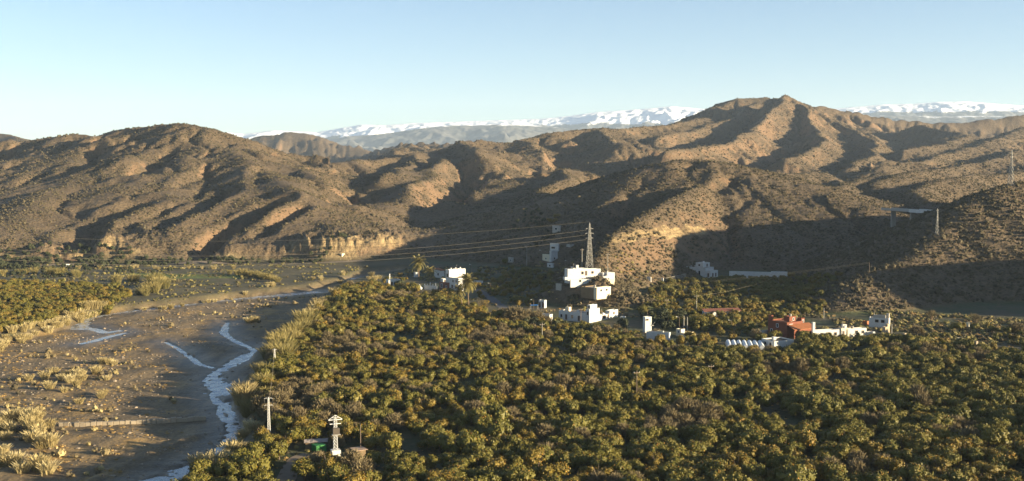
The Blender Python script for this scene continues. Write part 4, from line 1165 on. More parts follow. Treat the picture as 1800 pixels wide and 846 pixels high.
_, n1A, n1h = pylon('lattice_pole', 473, 697, 768, None, 'slim lattice pole with staggered arms on the bank, the nearer of two', NG, 5.0, [(.97, 2.0), (.80, 2.0)], 13, 10, 'steel_pale', .028)
_, n2A, n2h = pylon('lattice_pole', 483, 612, 648, None, 'slim lattice pole on the bank among canes, the farther of two', NG, 4.6, [(.95, 1.4)], 8, 10, 'steel_pale', .028)

POLES = [(860, 433, 457, 'plain wooden power pole alone in the shaded trees behind the palms', .14), (926, 432, 467, 'tall wooden power pole left of the slope houses', .16),
         (1023, 437, 470, 'thick pale pole just left of the big pylon', .22), (1068, 445, 491, 'pale concrete pole at the right end of the hilltop house', .20),
         (994, 448, 470, 'thin dark pole left of the hilltop house', .12), (1172, 525, 549, 'pole with a small lamp in front of the shaded orchard', .15),
         (1224, 518, 552, 'ivy grown pole with wires behind the orchard house', .24), (953, 567, 603, 'pale concrete pole in the orchard below the cream cottage', .17),
         (1202, 555, 582, 'first of two pale posts at the yard of the orchard house', .20), (1208, 557, 582, 'second, shorter pale post at the yard of the orchard house', .20),
         (1119, 650, 702, 'thin bare wooden pole in the middle of the orchard', .12), (1250, 640, 664, 'short thin pole in the orchard below the greenhouse', .11),
         (1567, 569, 598, 'thick pale concrete post at the right end of the farm row', .22), (1138, 545, 562, 'thin pole behind the white transformer tower', .10),
         (1528, 461, 481, 'dark pole on the low end of the right spur', .12), (1368, 485, 505, 'faint pole in the shaded side valley', .12),
         (634, 745, 800, 'thin dark pole right of the transformer mast', .10), (1448, 541, 560, 'overgrown pole at the left foot of the right spur', .18),
         (1021, 541, 570, 'dark wooden pole in front of the courtyard house', .12), (1317, 545, 556, 'thin pole right of the long barn', .08)]
pole_top = {}
for px, yt, yb, lab, r in POLES:
    A = HITS([(px, yb)])[0]; k = A[1] / F; h_ = (yb - yt) * k
    o = empty('utility_pole', A, math.radians(20), lab, 'pole', 'wooden and concrete poles round the village')
    MB().cone((0, 0, -.3), (0, 0, h_), r, r * .7, 8).build('shaft', 'wood' if r < .16 else 'concrete', o)
    if yb - yt > 23 and px not in (1567, 1208, 1202, 634):
        mb = MB(); mb.box(-.9, .9, -.06, .06, h_ - .75, h_ - .6); mb.build('cross_arm', 'wood', o)
        for s_ in (-.8, 0, .8): MB().cone((s_, 0, h_ - .6), (s_, 0, h_ - .35), .07, .04, 5).build('insulator', 'lamp_glass', o)
    if px == 1224:
        r2 = np.random.default_rng(4); V, Fc, tn = [], [], []
        for q in range(220):
            z_ = r2.uniform(.3, h_ + .8); a_ = r2.uniform(0, 6.28); p = np.array((math.cos(a_), math.sin(a_), 0)) * r2.uniform(.2, .55) + (0, 0, z_)
            t1, t2 = unit(2, r2) * .18; o_ = len(V); V += [p - t1, p + t2, p + t1, p - t2]; Fc.append((o_, o_ + 1, o_ + 2, o_ + 3)); tn.append(r2.random())
        link_mesh('ivy', raw_mesh('ivy', V, Fc, [M['leaf']], tn), o)
    pole_top[px] = (A[0], A[1], A[2] + h_)
LAMPS = [(938, 527, 544, 'street lamp on a brown post by the blue awning'), (1286, 563, 582, 'street lamp with a white head in the orchard left of the red house'), (1194, 557, 580, 'street lamp at the yard of the orchard house'),
         (952, 440, 463, 'street lamp left of the sand coloured annex'), (997, 458, 472, 'street lamp by the left end of the hilltop house'), (829, 465, 482, 'street lamp behind the tall white house'), (862, 498, 512, 'street lamp by the shaded road right of the palms')]
for px, yt, yb, lab in LAMPS:
    A = HITS([(px, yb)])[0]; k = A[1] / F; h_ = (yb - yt) * k
    o = empty('street_lamp', A, 0, lab, 'street lamp', 'street lamps of the village')
    MB().cone((0, 0, -.2), (0, 0, h_), .10, .07, 6).build('post', 'wood', o)
    MB().bar((0, 0, h_ - .15), (-.9, 0, h_ + .05), .05).build('arm', 'steel', o)
    MB().box(-1.35, -.75, -.16, .16, h_ + .0, h_ + .18).build('lamp_head', 'lamp_glass', o, .04)

def wire(p, q, sag, label, r=.05, n=40):
    r = r * .85
    V, Fc = [], []
    p, q = np.array(p), np.array(q)
    pts = [p + (q - p) * t_ - np.array((0, 0, 4 * sag * t_ * (1 - t_))) for t_ in np.linspace(0, 1, n)]
    for a_, b_ in zip(pts[:-1], pts[1:]): tube(V, Fc, a_ - p, b_ - p, r, r, 4)
    me = bpy.data.meshes.new('overhead_wire'); me.from_pydata([tuple(v) for v in V], [], Fc)
    o = link_mesh('overhead_wire', me, None, [M['wire']]); o.location = p
    return tag(o, label, 'wire', 'overhead wires across the valley')
left = P(-120, 436, 560)
def arm(f_, s_): return (bigA[0] + s_ * .97 * 2, bigA[1] + s_ * .26 * 2, bigA[2] + bigh * f_ - .9)
wire((bigA[0], bigA[1], bigA[2] + bigh), (left[0], left[1], left[2] + 9), 7.5, 'thin top wire running left from the peak of the big pylon', .04)
wire(arm(.86, -1), (left[0], left[1], left[2] + 2.5), 9.6, 'upper of the three arm wires running left from the big pylon', .055)
wire(arm(.76, -1), (left[0], left[1] - 3, left[2] + .2), 9.6, 'middle of the three arm wires running left from the big pylon', .055)
wire(arm(.66, -1), (left[0], left[1] - 7, left[2] - 2.2), 9.4, 'lowest of the three arm wires running left from the big pylon', .055)
pt = pole_top[1528]
for dz, nm in ((0, 'upper'), (-.5, 'lower')):
    wire((pt[0], pt[1], pt[2] + dz), (*P(595, 518, 545)[:2], P(595, 518, 545)[2] + dz), 5.2, nm + ' long low wire from the spur pole past the knoll to the orchard', .028)
pt = pole_top[1224]
wire((pt[0], pt[1], pt[2] - .4), pole_top[1368], 1.5, 'wire from the ivy grown pole into the shaded side valley', .018)
pt = pole_top[926]
wire((pt[0], pt[1], pt[2] - .5), (pole_top[860][0], pole_top[860][1], pole_top[860][2] - .5), .8, 'wire between the two poles in the shaded trees', .03)
n1t, n2t = (n1A[0], n1A[1], n1A[2] + n1h * .9), (n2A[0], n2A[1], n2A[2] + n2h * .95)
wire(n1t, n2t, 2.0, 'wire between the two slim lattice poles on the bank', .025)
wire(n2t, P(380, 595, 400), 1.5, 'wire from the farther lattice pole out over the stream', .025)
wire((tr.location[0], tr.location[1], tr.location[2] + zt - .3), n1t, 1.2, 'wire from the transformer mast to the nearer lattice pole', .025)

# ------------------------------------------------------------------ bridge in the side valley
b0, b1 = P(1598, 370, 690), P(1658, 370, 655)
br = empty('road_bridge', b0, math.atan2(b1[1] - b0[1], b1[0] - b0[0]), 'pale concrete road bridge across the gully behind the right spur', 'bridge')
L = math.hypot(b1[0] - b0[0], b1[1] - b0[1])
MB().box(-32, L, 0, 7, -.9, 0).build('deck', 'concrete', br)
for y_ in (-.25, 7.02): MB().box(0, L, y_, y_ + .22, -1.2, .85).build('parapet', 'white_wall', br)
for y_ in (-.25, 7.02): MB().box(-32, -.02, y_, y_ + .22, -1.0, .5).build('guard_rail', 'steel', br)
for x_ in (-24, -2, 17): MB().box(x_, x_ + 1.2, 2.0, 5.0, -16, -.91).build('pier', 'concrete', br)

# ------------------------------------------------------------------ van and car
A = HITS([(720, 510)])[0]
vn = empty('white_van', A, math.radians(-12), 'white panel van parked at the orchard edge left of the walled garden', 'van')
def vehicle(root, L, wd, h, prof, m, wins):
    V = [(x, s_, z) for s_ in (0, wd) for x, z in prof]; n = len(prof)
    Fc = [tuple(range(n)), tuple(range(2 * n - 1, n - 1, -1))] + [(i, i + n, (i + 1) % n + n, (i + 1) % n) for i in range(n)]
    mb = MB(); mb.V, mb.F = V, Fc; mb.build('body', m, root, .06)
    for x_ in (.9, L - 1.0):
        for y_ in (-.03, wd - .2):
            w_ = MB(); w_.cone((x_, y_, .36), (x_, y_ + .23, .36), .36, .36, 12); o = w_.build('wheel', 'rubber', root)
            MB().cone((x_, y_ - .02, .36), (x_, y_ + .25, .36), .17, .17, 8).build('rim', 'steel_pale', o)
    for nm, b_ in wins: MB().box(*b_).build(nm, 'glass', root)
vehicle(vn, 6.0, 2.1, 2.7, [(0, .4), (6.0, .4), (6.0, 1.3), (5.5, 1.5), (5.0, 2.5), (4.6, 2.7), (.15, 2.7), (0, 2.5)], 'van_white', [('side_window', (4.2, 5.0, -.02, .02, 1.6, 2.3)), ('rear_window', (-.02, .02, .4, 1.7, 1.6, 2.3)), ('windscreen', (5.30, 5.38, .25, 1.85, 1.6, 1.95))])
KEEP += [(A[0] + 3, A[1], 4.5), (A[0] + 1, A[1] - 5, 3)]
A = HITS([(760, 515)])[0]
cr = empty('red_car', A, math.radians(5), 'small orange red car in front of the walled garden', 'car')
vehicle(cr, 4.0, 1.7, 1.45, [(0, .35), (4.0, .35), (4.0, .8), (3.1, .95), (2.5, 1.42), (.9, 1.45), (.1, .95)], 'car_red', [('side_window', (1.0, 2.4, -.02, .02, .98, 1.33)), ('rear_window', (.30, .36, .25, 1.45, 1.05, 1.2))])
KEEP += [(A[0] + 2, A[1], 4)]
A = HITS([(933, 545)])[0]
aw = empty('blue_awning', A, .2, 'bright blue awning on posts below the street lamp', 'awning')
MB().box(0, 3.4, 0, 2.0, 1.95, 2.05).build('canopy', 'blue_cloth', aw)
for x_ in (.05, 3.3):
    for y_ in (.05, 1.9): MB().bar((x_, y_, -.2), (x_, y_, 1.94), .06).build('post', 'steel', aw)
fn = empty('yard_fence', HITS([(944, 549)])[0], .05, 'dark rail fence between the blue awning and the courtyard house', 'fence')
for i in range(9): MB().bar((i * .95, 0, -.2), (i * .95, 0, 1.3), .07).build('post', 'wood', fn)
for z_ in (.5, 1.1): MB().bar((0, -.1, z_), (7.6, -.1, z_), .05).build('rail', 'wood', fn)
# ------------------------------------------------------------------ pale masonry weir across the river bed
pts = [G(px, py, RIVER_Z) for px, py in ((104, 749), (150, 749), (200, 747), (250, 745), (300, 742), (340, 739), (362, 738))]
we = empty('low_weir', pts[0], 0, 'low pale stone weir lying across the muddy river bed', 'weir')
r2 = np.random.default_rng(9)
for (ax, ay, _), (bx_, by_, _) in zip(pts[:-1], pts[1:]):
    L = math.hypot(bx_ - ax, by_ - ay); n = int(L / 1.15); an = math.atan2(by_ - ay, bx_ - ax)
    for i in range(n):
        x_, y_ = ax + (bx_ - ax) * (i + .5) / n - pts[0][0], ay + (by_ - ay) * (i + .5) / n - pts[0][1]
        hh = .95 + r2.normal() * .10
        o = MB().box(-L / n * .49, L / n * .49, -.55, .55, -.8, hh).build('stone', 'stone_wall', we, .09)
        o.location = (x_, y_ + r2.normal() * .08, .0); o.rotation_euler = (r2.normal() * .05, r2.normal() * .03, an + r2.normal() * .05)
# ------------------------------------------------------------------ roads and tracks
def ribbon(name, pxs, wd, m, label, lift=.06, z=None, kind='structure', dens=6):
    pw = [np.array(p) for p in (HITS(pxs) if z is None else [G(a_, b_, z) for a_, b_ in pxs])]
    P2 = []
    for a_, b_ in zip(pw[:-1], pw[1:]):
        for q in range(dens): P2.append(a_ + (b_ - a_) * q / dens)
    P2.append(pw[-1])
    for _ in range(4): P2 = [P2[0]] + [(P2[i - 1] + P2[i] * 2 + P2[i + 1]) / 4 for i in range(1, len(P2) - 1)] + [P2[-1]]
    V, Fc = [], []
    for i, p in enumerate(P2):
        tg = P2[min(i + 1, len(P2) - 1)] - P2[max(i - 1, 0)]; nx = np.array((-tg[1], tg[0])) / (math.hypot(tg[0], tg[1]) + 1e-9)
        w_ = (wd[min(int(i / dens), len(wd) - 1)] if isinstance(wd, list) else wd) / 2
        for f_ in (-1, -.33, .33, 1):
            x_, y_ = p[0] + nx[0] * w_ * f_, p[1] + nx[1] * w_ * f_
            V.append((x_, y_, 0))
    zz = terrain(np.array([v[0] for v in V]), np.array([v[1] for v in V]))
    V = [(v[0], v[1], zz[i] + lift) for i, v in enumerate(V)]
    for i in range(len(P2) - 1):
        for q in range(3): Fc.append((i * 4 + q, i * 4 + q + 1, i * 4 + 5 + q, i * 4 + 4 + q))
    me = bpy.data.meshes.new(name); me.from_pydata(V, [], Fc)
    for p in P2: KEEP.append((p[0], p[1], (wd if not isinstance(wd, list) else 3) * .5 + 1.6))
    return tag(link_mesh(name, me, None, [M[m]]), label, kind=kind)
ribbon('road', [(836, 508), (856, 520), (870, 530), (887, 543)], 4.5, 'asphalt', 'grey road in the shade beside the bare tree', .12)
ribbon('road', [(-60, 470), (120, 467), (300, 465), (450, 464), (560, 463), (640, 459)], 5.0, 'track', 'pale road along the foot of the left hill', .15)
ribbon('dirt_track', [(500, 850), (512, 822), (524, 806), (545, 800)], 4.0, 'track', 'dirt track leading to the green container', .10)
ribbon('yard_ground', [(984, 570), (1000, 572), (1018, 573)], 6.0, 'track', 'bare yard in front of the courtyard house', .12)
ribbon('dirt_track', [(1100, 700), (1150, 706), (1220, 711), (1300, 706)], 2.5, 'track', 'faint track through the orchard clearing', .08)

# ------------------------------------------------------------------ water in the river bed
def water_nodes(t, b):
    geo = nd(t, 'ShaderNodeNewGeometry'); pos = geo.outputs['Position']
    n = noise(t, pos, 1.6, 4, .6); n2 = noise(t, pos, .35, 4, .6)
    foam = ramp(t, math_(t, 'ADD', n2, math_(t, 'MULTIPLY', n, .35)), [(.62, (0, 0, 0)), (.80, (1, 1, 1))])
    t.links.new(mix(t, foam, (.105, .115, .12), (.50, .52, .54)), b.inputs['Base Color'])
    t.links.new(math_(t, 'ADD', math_(t, 'MULTIPLY', foam, .4), .12), b.inputs['Roughness'])
    bump(t, b, n, .05, .25)
M['water'] = mat('water', (.1, .11, .12), .1, water_nodes, .5)
for si, st in enumerate(STREAM_W):
    P2, Wd = [], []
    for (ax, ay, aw_), (bx_, by_, bw) in zip(st[:-1], st[1:]):
        for q in range(5): P2.append((ax + (bx_ - ax) * q / 5, ay + (by_ - ay) * q / 5)); Wd.append(aw_ + (bw - aw_) * q / 5)
    P2.append(st[-1][:2]); Wd.append(st[-1][2])
    P2 = np.array(P2); Wd = np.array(Wd)
    for _ in range(3): P2[1:-1] = (P2[:-2] + 2 * P2[1:-1] + P2[2:]) / 4
    T_ = np.gradient(P2, axis=0); T_ /= np.linalg.norm(T_, axis=1, keepdims=True) + 1e-9; N_ = np.stack([-T_[:, 1], T_[:, 0]], -1)
    V, Fc = [], []
    for i in range(len(P2)):        # wider than the channel: the shore is where the mud rises through it
        for f_ in np.linspace(-1.9, 1.9, 6):
            q = P2[i] + N_[i] * max(Wd[i], .6) * f_; V.append((q[0], q[1], RIVER_Z - .30 + .005 * si))
    for i in range(len(P2) - 1):
        for j in range(5): Fc.append((i * 6 + j, i * 6 + j + 1, i * 6 + 7 + j, i * 6 + 6 + j))
    me = bpy.data.meshes.new('stream_water'); me.from_pydata(V, [], Fc)
    tag(link_mesh('stream_water', me, None, [M['water']]), 'shallow stream braiding through the mud', kind='structure')

# ------------------------------------------------------------------ trees
KA = np.array(KEEP)
def clear(X, Y, extra=0.0):
    ok = np.ones(len(X), bool)
    for x, y, r in KA: ok &= (X - x) ** 2 + (Y - y) ** 2 > (r + extra) ** 2
    return ok

crowns = [crown_mesh('crown', 20 + i, M['leaf'], R=(2.4, 2.7, 2.2, 2.9, 2.5)[i], Hc=(3.4, 3.2, 3.6, 3.5, 2.9)[i], base=.5, lobes=(11, 13, 10, 14, 12)[i], leaves=150, size=.33, fruit=(.01, .02, .0, .06, .10)[i]) for i in range(5)]
crowns += [crown_mesh('crown', 40 + i, M['leaf_gold'], R=2.5, Hc=3.2, base=.5, lobes=12, leaves=150, size=.33, fruit=.14) for i in range(2)]
trunks = [trunk_mesh('trunk', 60 + i, 1.7, .16, 2.2) for i in range(3)]
twigs = [twig_crown('twig_crown', 70 + i, R=2.4, Hc=3.3) for i in range(3)]
bare_trunks = [trunk_mesh('trunk', 80 + i, 2.2, .14, 2.4, 6) for i in range(2)]
olives = [crown_mesh('crown', 90 + i, M['olive'], R=2.4, Hc=3.6, base=.4, lobes=11, leaves=70, size=.42) for i in range(2)]
wholes = [merged('tree_mesh', c, trunks[i % 3]) for i, c in enumerate(crowns)]
whole_twig = [merged('bare_tree_mesh', c, bare_trunks[i % 2]) for i, c in enumerate(twigs)]
whole_olive = [merged('olive_mesh', c, trunks[i % 3]) for i, c in enumerate(olives)]

ORCH = [(318, 862), (400, 815), (432, 792), (452, 745), (452, 700), (465, 655), (478, 622), (500, 598), (545, 560), (582, 526), (606, 504), (690, 506), (735, 514), (790, 519), (832, 548), (985, 574), (1130, 590), (1275, 606),
        (1330, 596), (1420, 600), (1600, 602), (1700, 616), (1860, 636), (2250, 720), (2400, 930), (150, 930)]
OX, OY = jitter_grid(ORCH, 3.45, 0, .36, .5, 21)
gapn = fbm(OX / 26, OY / 26, 2) + .35 * fbm(OX / 9, OY / 9, 2)
keepm = (gapn > -.60) & clear(OX, OY)
OX, OY, gapn = OX[keepm], OY[keepm], gapn[keepm]
OZ = terrain(OX, OY)
typ = fbm(OX / 34 + 9, OY / 34, 2) + rng.normal(size=len(OX)) * .22
opx, opy = to_px(OX, OY, OZ)
# leafless fruit trees in loose patches, fruit laden ones towards the lower right
bare = (typ > .60) | ((np.hypot(opx - 600, (opy - 690) * 1.6) < 170) & (typ > .26)) | ((np.hypot(opx - 1010, (opy - 640) * 1.6) < 190) & (typ > .32))
fruity = ((opx - 900) / 900 * .55 + (opy - 560) / 290 * .45 + rng.normal(size=len(OX)) * .22) > .42
scl = np.clip(rng.normal(.93, .17, len(OX)), .55, 1.4) * (1.0 + .12 * (opy > 700))
order = np.argsort(OY)
which = np.where(fruity, rng.integers(3, 7, len(OX)), rng.integers(0, 5, len(OX)))

MARKS = [(470, 'the nearer lattice pole'), (590, 'the transformer mast'), (700, 'the low white house and the van'), (800, 'the tall white house'), (870, 'the pale bare tree'), (960, 'the cream cottage'), (1040, 'the courtyard house'), (1135, 'the white transformer tower'),
         (1190, 'the orchard house'), (1310, 'the plastic greenhouse'), (1390, 'the red house'), (1470, 'the white farmhouse'), (1550, 'the weathered white house'), (1640, 'the foot of the right spur'), (1760, 'the far right shade')]
def zone(px, py):
    m_ = min(MARKS, key=lambda q: abs(q[0] - px))[1]
    return ('nearest' if py > 800 else 'near' if py > 765 else 'middle' if py > 720 else 'farther' if py > 670 else 'far') + ' row below ' + m_

def place_tree(kind, x, y, z, s, st, rot, crown, trunk, label, cat, group):
    o = bpy.data.objects.new(kind, None); C.objects.link(o); o.location = (x, y, z - .1); o.rotation_euler = (0, 0, rot); o.scale = (s, s, s * st)
    tag(o, label, cat, group)
    for nm, me_ in (('crown', crown), ('trunk', trunk)):
        c = bpy.data.objects.new(nm, me_); C.objects.link(c); c.parent = o
    return o

n_or = n_ba = 0
rest = []; rest_b = []
for i in order:
    x, y, z, s = OX[i], OY[i], OZ[i], scl[i]
    inview = -40 < opx[i] < 1840 and opy[i] < 905
    rot = rng.uniform(0, 6.28); st = rng.uniform(.85, 1.2)
    if bare[i]:
        s *= .92
        if inview and n_ba < 200:
            n_ba += 1
            place_tree('leafless_tree', x, y, z, s, st, rot, twigs[n_ba % 3], bare_trunks[n_ba % 2], 'leafless brown fruit tree, ' + zone(opx[i], opy[i]), 'tree', 'leafless fruit trees in the orchard')
        else: rest_b.append((x, y, z - .1, s, st, rot, rng.integers(0, 3)))
    else:
        if inview and n_or < 300:
            n_or += 1; wi = int(which[i])
            look = 'golden tinted fruit laden orange tree, ' if wi >= 5 else ('green orange tree dotted with fruit, ' if wi >= 3 else 'plain olive green orange tree, ')
            place_tree('orange_tree', x, y, z, s, st, rot, crowns[wi], trunks[wi % 3], look + zone(opx[i], opy[i]), 'tree', 'orange trees of the near orchard')
        else: rest.append((x, y, z - .1, s, st, rot, which[i]))
# left orchard, shaded orchard in the side valley, trees round the village
def extra_trees(poly, step, smin, smax_, seed, ids=(0, 1, 2, 3, 4), gap=-.6, z=0.0):
    X, Y = jitter_grid(poly, step, z, .38, .3, seed)
    k = clear(X, Y, -.5) & (fbm(X / 22 + seed, Y / 22, 2) > gap)
    X, Y = X[k], Y[k]; Z = terrain(X, Y); r = np.random.default_rng(seed)
    return [(x, y, z_ - .1, r.uniform(smin, smax_), r.uniform(.85, 1.15), r.uniform(0, 6.28), r.choice(ids)) for x, y, z_ in zip(X, Y, Z)]
rest += extra_trees([(-120, 503), (60, 499), (150, 504), (215, 510), (228, 524), (190, 543), (110, 558), (40, 580), (-120, 620)], 3.4, .75, 1.0, 31, gap=-.8)
rest += extra_trees([(690, 497), (760, 515), (830, 516), (850, 540), (935, 540), (985, 530), (975, 490), (940, 472), (840, 478), (830, 500), (780, 512)], 4.2, .55, .95, 32, gap=-.15)
rest += extra_trees([(1120, 560), (1150, 500), (1290, 492), (1400, 492), (1480, 505), (1440, 560), (1350, 580), (1290, 600), (1180, 575)], 4.0, .65, 1.05, 33, gap=-.45)
rest += extra_trees([(620, 500), (640, 492), (700, 485), (740, 478), (770, 482), (700, 500)], 4.5, .5, .85, 34, gap=.0)
rest += extra_trees([(1580, 602), (1600, 580), (1700, 575), (1900, 590), (1900, 640), (1700, 612)], 4.8, .5, .95, 35, gap=.0)
scatter('orchard_trees', wholes, rest, 'the farther rows of the orange orchards')
if rest_b: scatter('leafless_orchard_trees', whole_twig, rest_b, 'the farther leafless fruit trees of the orchard')
ol = extra_trees([(-120, 462), (140, 459), (300, 462), (560, 459), (620, 455), (560, 464), (300, 467), (120, 474), (-120, 476)], 4.4, .55, 1.0, 36, (0, 1), -.5)
ol += extra_trees([(985, 575), (930, 560), (900, 572), (960, 590), (1040, 596), (1110, 590), (1130, 598), (1150, 604), (1100, 575), (1020, 582)], 3.6, .6, 1.0, 37, (0, 1), -.6)
ol += extra_trees([(-120, 472), (100, 470), (250, 472), (330, 480), (200, 482), (60, 494), (-120, 500)], 5.5, .4, .8, 38, (0, 1), .0)
ol += extra_trees([(1120, 556), (1165, 548), (1200, 556), (1200, 578), (1150, 582)], 3.6, .6, 1.0, 39, (0, 1), -.6)
ol += extra_trees([(880, 470), (930, 476), (985, 480), (960, 440), (940, 425), (900, 440)], 5.0, .4, .85, 40, (0, 1), .0)
scatter('olive_trees', whole_olive, ol, 'grey green olive trees round the village and along the foot of the hill')

# ------------------------------------------------------------------ palms
def frond_mesh(seed, L=2.6):
    r = np.random.default_rng(seed); V, Fc, tint = [], [], []
    pts = [np.array((L * t_, 0, L * (.42 * t_ - .75 * t_ * t_))) for t_ in np.linspace(0, 1, 9)]
    tube(V, Fc, pts[0], pts[4], .045, .03, 4); tube(V, Fc, pts[4], pts[8], .03, .01, 4); tint += [.2] * len(Fc)
    for k in range(30):
        t_ = .12 + .86 * k / 29; p = pts[min(int(t_ * 8), 7)] + (pts[min(int(t_ * 8) + 1, 8)] - pts[min(int(t_ * 8), 7)]) * (t_ * 8 - int(t_ * 8))
        for s_ in (-1, 1):
            l_ = .75 * math.sin(math.pi * min(1, .12 + t_ * .85)) + .18
            q = p + np.array((l_ * .55, s_ * l_ * .75, -.12 - .2 * r.random())); o = len(V)
            V += [p + (-.09, 0, 0), p + (.09, 0, 0), q]; Fc.append((o, o + 1, o + 2)); tint.append(r.random())
    return raw_mesh('frond', V, Fc, [M['palm_leaf']], tint)
fronds = [frond_mesh(100 + i) for i in range(3)]
def palm(px, ytop, ybase, wpx, lean, label, nf=34, skirt=.3, thick=.27):
    A = HITS([(px, ybase)])[0]; k = A[1] / F; R = wpx * k / 2; h_ = (ybase - ytop) * k - R * .75
    o = empty('palm_tree', (A[0], A[1], A[2] - .2), rng.uniform(0, 6), label, 'palm', 'palms of the village')
    V, Fc = [], []; n = 14; rr = random.Random(px)
    for i in range(n):
        z0, z1 = h_ * i / n, h_ * (i + 1) / n; l0, l1 = lean * (i / n) ** 1.5, lean * ((i + 1) / n) ** 1.5
        tube(V, Fc, (l0, 0, z0), (l1, 0, z1), thick * (1.12 - .2 * i / n), thick * (.92 - .2 * i / n), 8)
    link_mesh('trunk', raw_mesh('trunk', V, Fc, [M['palm_bark']]), o)
    for i in range(nf):
        c = bpy.data.objects.new('frond', fronds[i % 3]); C.objects.link(c); c.parent = o
        u_ = (i + .5) / nf; el = math.radians(82 - 135 * u_ ** .85); s_ = R / 1.75 * rr.uniform(.85, 1.12)
        c.location = (lean, 0, h_); c.rotation_euler = (rr.uniform(-.2, .2), -el, i * 2.39996 + rr.uniform(-.15, .15)); c.scale = (s_, s_, s_)
palm(736, 452, 492, 22, .2, 'round headed palm on its own left of the walled garden')
palm(756, 470, 507, 15, .1, 'smaller bushy palm in the walled garden', 26)
palm(824, 486, 548, 25, -.8, 'tallest palm with a ragged head in front of the white house', 40, thick=.24)
palm(813, 503, 545, 18, -1.3, 'shorter leaning palm beside the tallest one', 28, thick=.2)

# ------------------------------------------------------------------ bare tree, brown thicket, single trees
def bare_tree(px, ybase, wpx, hpx, label, seed, depth=5):
    A = HITS([(px, ybase)])[0]; k = A[1] / F; r = np.random.default_rng(seed)
    o = empty('bare_tree', (A[0], A[1], A[2] - .1), 0, label, 'tree')
    V, Fc = [], []; V2, F2 = [], []
    def grow(p, dr, L, rad, lv):
        q = p + dr * L; (tube(V, Fc, p, q, rad, rad * .7, 5) if lv < 2 else tube(V2, F2, p, q, rad, rad * .55, 3))
        if lv >= depth: return
        for _ in range(3 if lv < 3 else 2 + (r.random() < .5)):
            nd_ = dr + r.normal(size=3) * .42 + (0, 0, .12); nd_ /= np.linalg.norm(nd_); grow(q, nd_, L * r.uniform(.62, .85), rad * .62, lv + 1)
    for _ in range(4):
        d_ = np.array((r.normal() * .35, r.normal() * .35, 1.0)); d_ /= np.linalg.norm(d_); grow(np.zeros(3), d_, hpx * k * .28, .26, 0)
    V, V2 = np.array(V), np.array(V2); zt_ = V2[:, 2].max(); f_ = np.array((wpx * k / (np.ptp(V2[:, 0]) + .1), wpx * k / (np.ptp(V2[:, 0]) + .1), hpx * k / zt_))
    link_mesh('trunk', raw_mesh('trunk', V * f_, Fc, [M['palm_bark']]), o); link_mesh('branches', raw_mesh('branches', V2 * f_, F2, [M['twig']]), o)
    KEEP.append((A[0], A[1], 2))
bare_tree(847, 552, 30, 30, 'pale leafless tree with upswept branches right of the tall palm', 5)
bare_tree(1638, 566, 22, 22, 'small pale leafless tree at the edge of the right hand shade', 6)
bare_tree(1714, 575, 20, 26, 'leafless tree catching the sun in the shade on the right', 7)
def single(px, ybase, hpx, me_c, me_t, label, name='tree', wide=1.0):
    A = HITS([(px, ybase)])[0]; k = A[1] / F; s = hpx * k / 4.0
    o = place_tree(name, A[0], A[1], A[2], s * wide, 1 / wide, rng.uniform(0, 6), me_c, me_t, label, 'tree', None)
for i, (px, yb, hp, lab) in enumerate([(885, 567, 26, 'left part of the bare brown thicket in front of the stone barn'), (905, 571, 33, 'tallest reddish bare thicket tree in front of the stone barn'), (926, 567, 24, 'right part of the bare brown thicket beside the cream cottage'),
                                      (1785, 588, 22, 'bare reddish bush at the far right edge of the shade'), (1612, 590, 18, 'low bare bush right of the stepped stone wall')]):
    single(px, yb, hp, twigs[i % 3], bare_trunks[i % 2], lab, 'bare_thicket', 1.35)
single(906, 577, 16, crowns[5], trunks[0], 'small yellow leaved tree at the front of the brown thicket', 'yellow_tree', 1.2)
single(1228, 578, 30, crowns[1], trunks[0], 'big rounded green tree behind the orchard yard', 'green_tree', 1.1)
single(1254, 576, 28, crowns[5], trunks[1], 'big yellow green tree right of the rounded one behind the yard', 'green_tree', 1.15)
single(1165, 566, 28, olives[0], trunks[2], 'grey green olive tree right of the white transformer tower', 'olive_tree', .9)
single(704, 508, 18, olives[1], trunks[2], 'dark round olive tree between the low white house and the van', 'olive_tree', 1.2)
single(1456, 596, 14, crowns[2], trunks[0], 'small green tree in front of the white farmhouse', 'green_tree', .8)
single(1508, 596, 14, olives[0], trunks[0], 'dark pointed tree in front of the farm row', 'green_tree', .6)
single(1540, 598, 14, olives[1], trunks[0], 'dark bushy tree at the right end of the farm row', 'green_tree', 1.1)
single(888, 465, 14, crowns[0], trunks[1], 'small sunlit green tree beside the tall wooden pole', 'green_tree', 1.0)
single(970, 392, 12, crowns[5], trunks[1], 'sunlit bush left of the roofless ruin', 'green_tree', 1.5)
single(980, 383, 9, crowns[6], trunks[1], 'sunlit bush above the roofless ruin', 'green_tree', 1.6)
single(1682, 582, 18, crowns[1], trunks[1], 'green bush among the plots right of the spur', 'green_tree', 1.2)

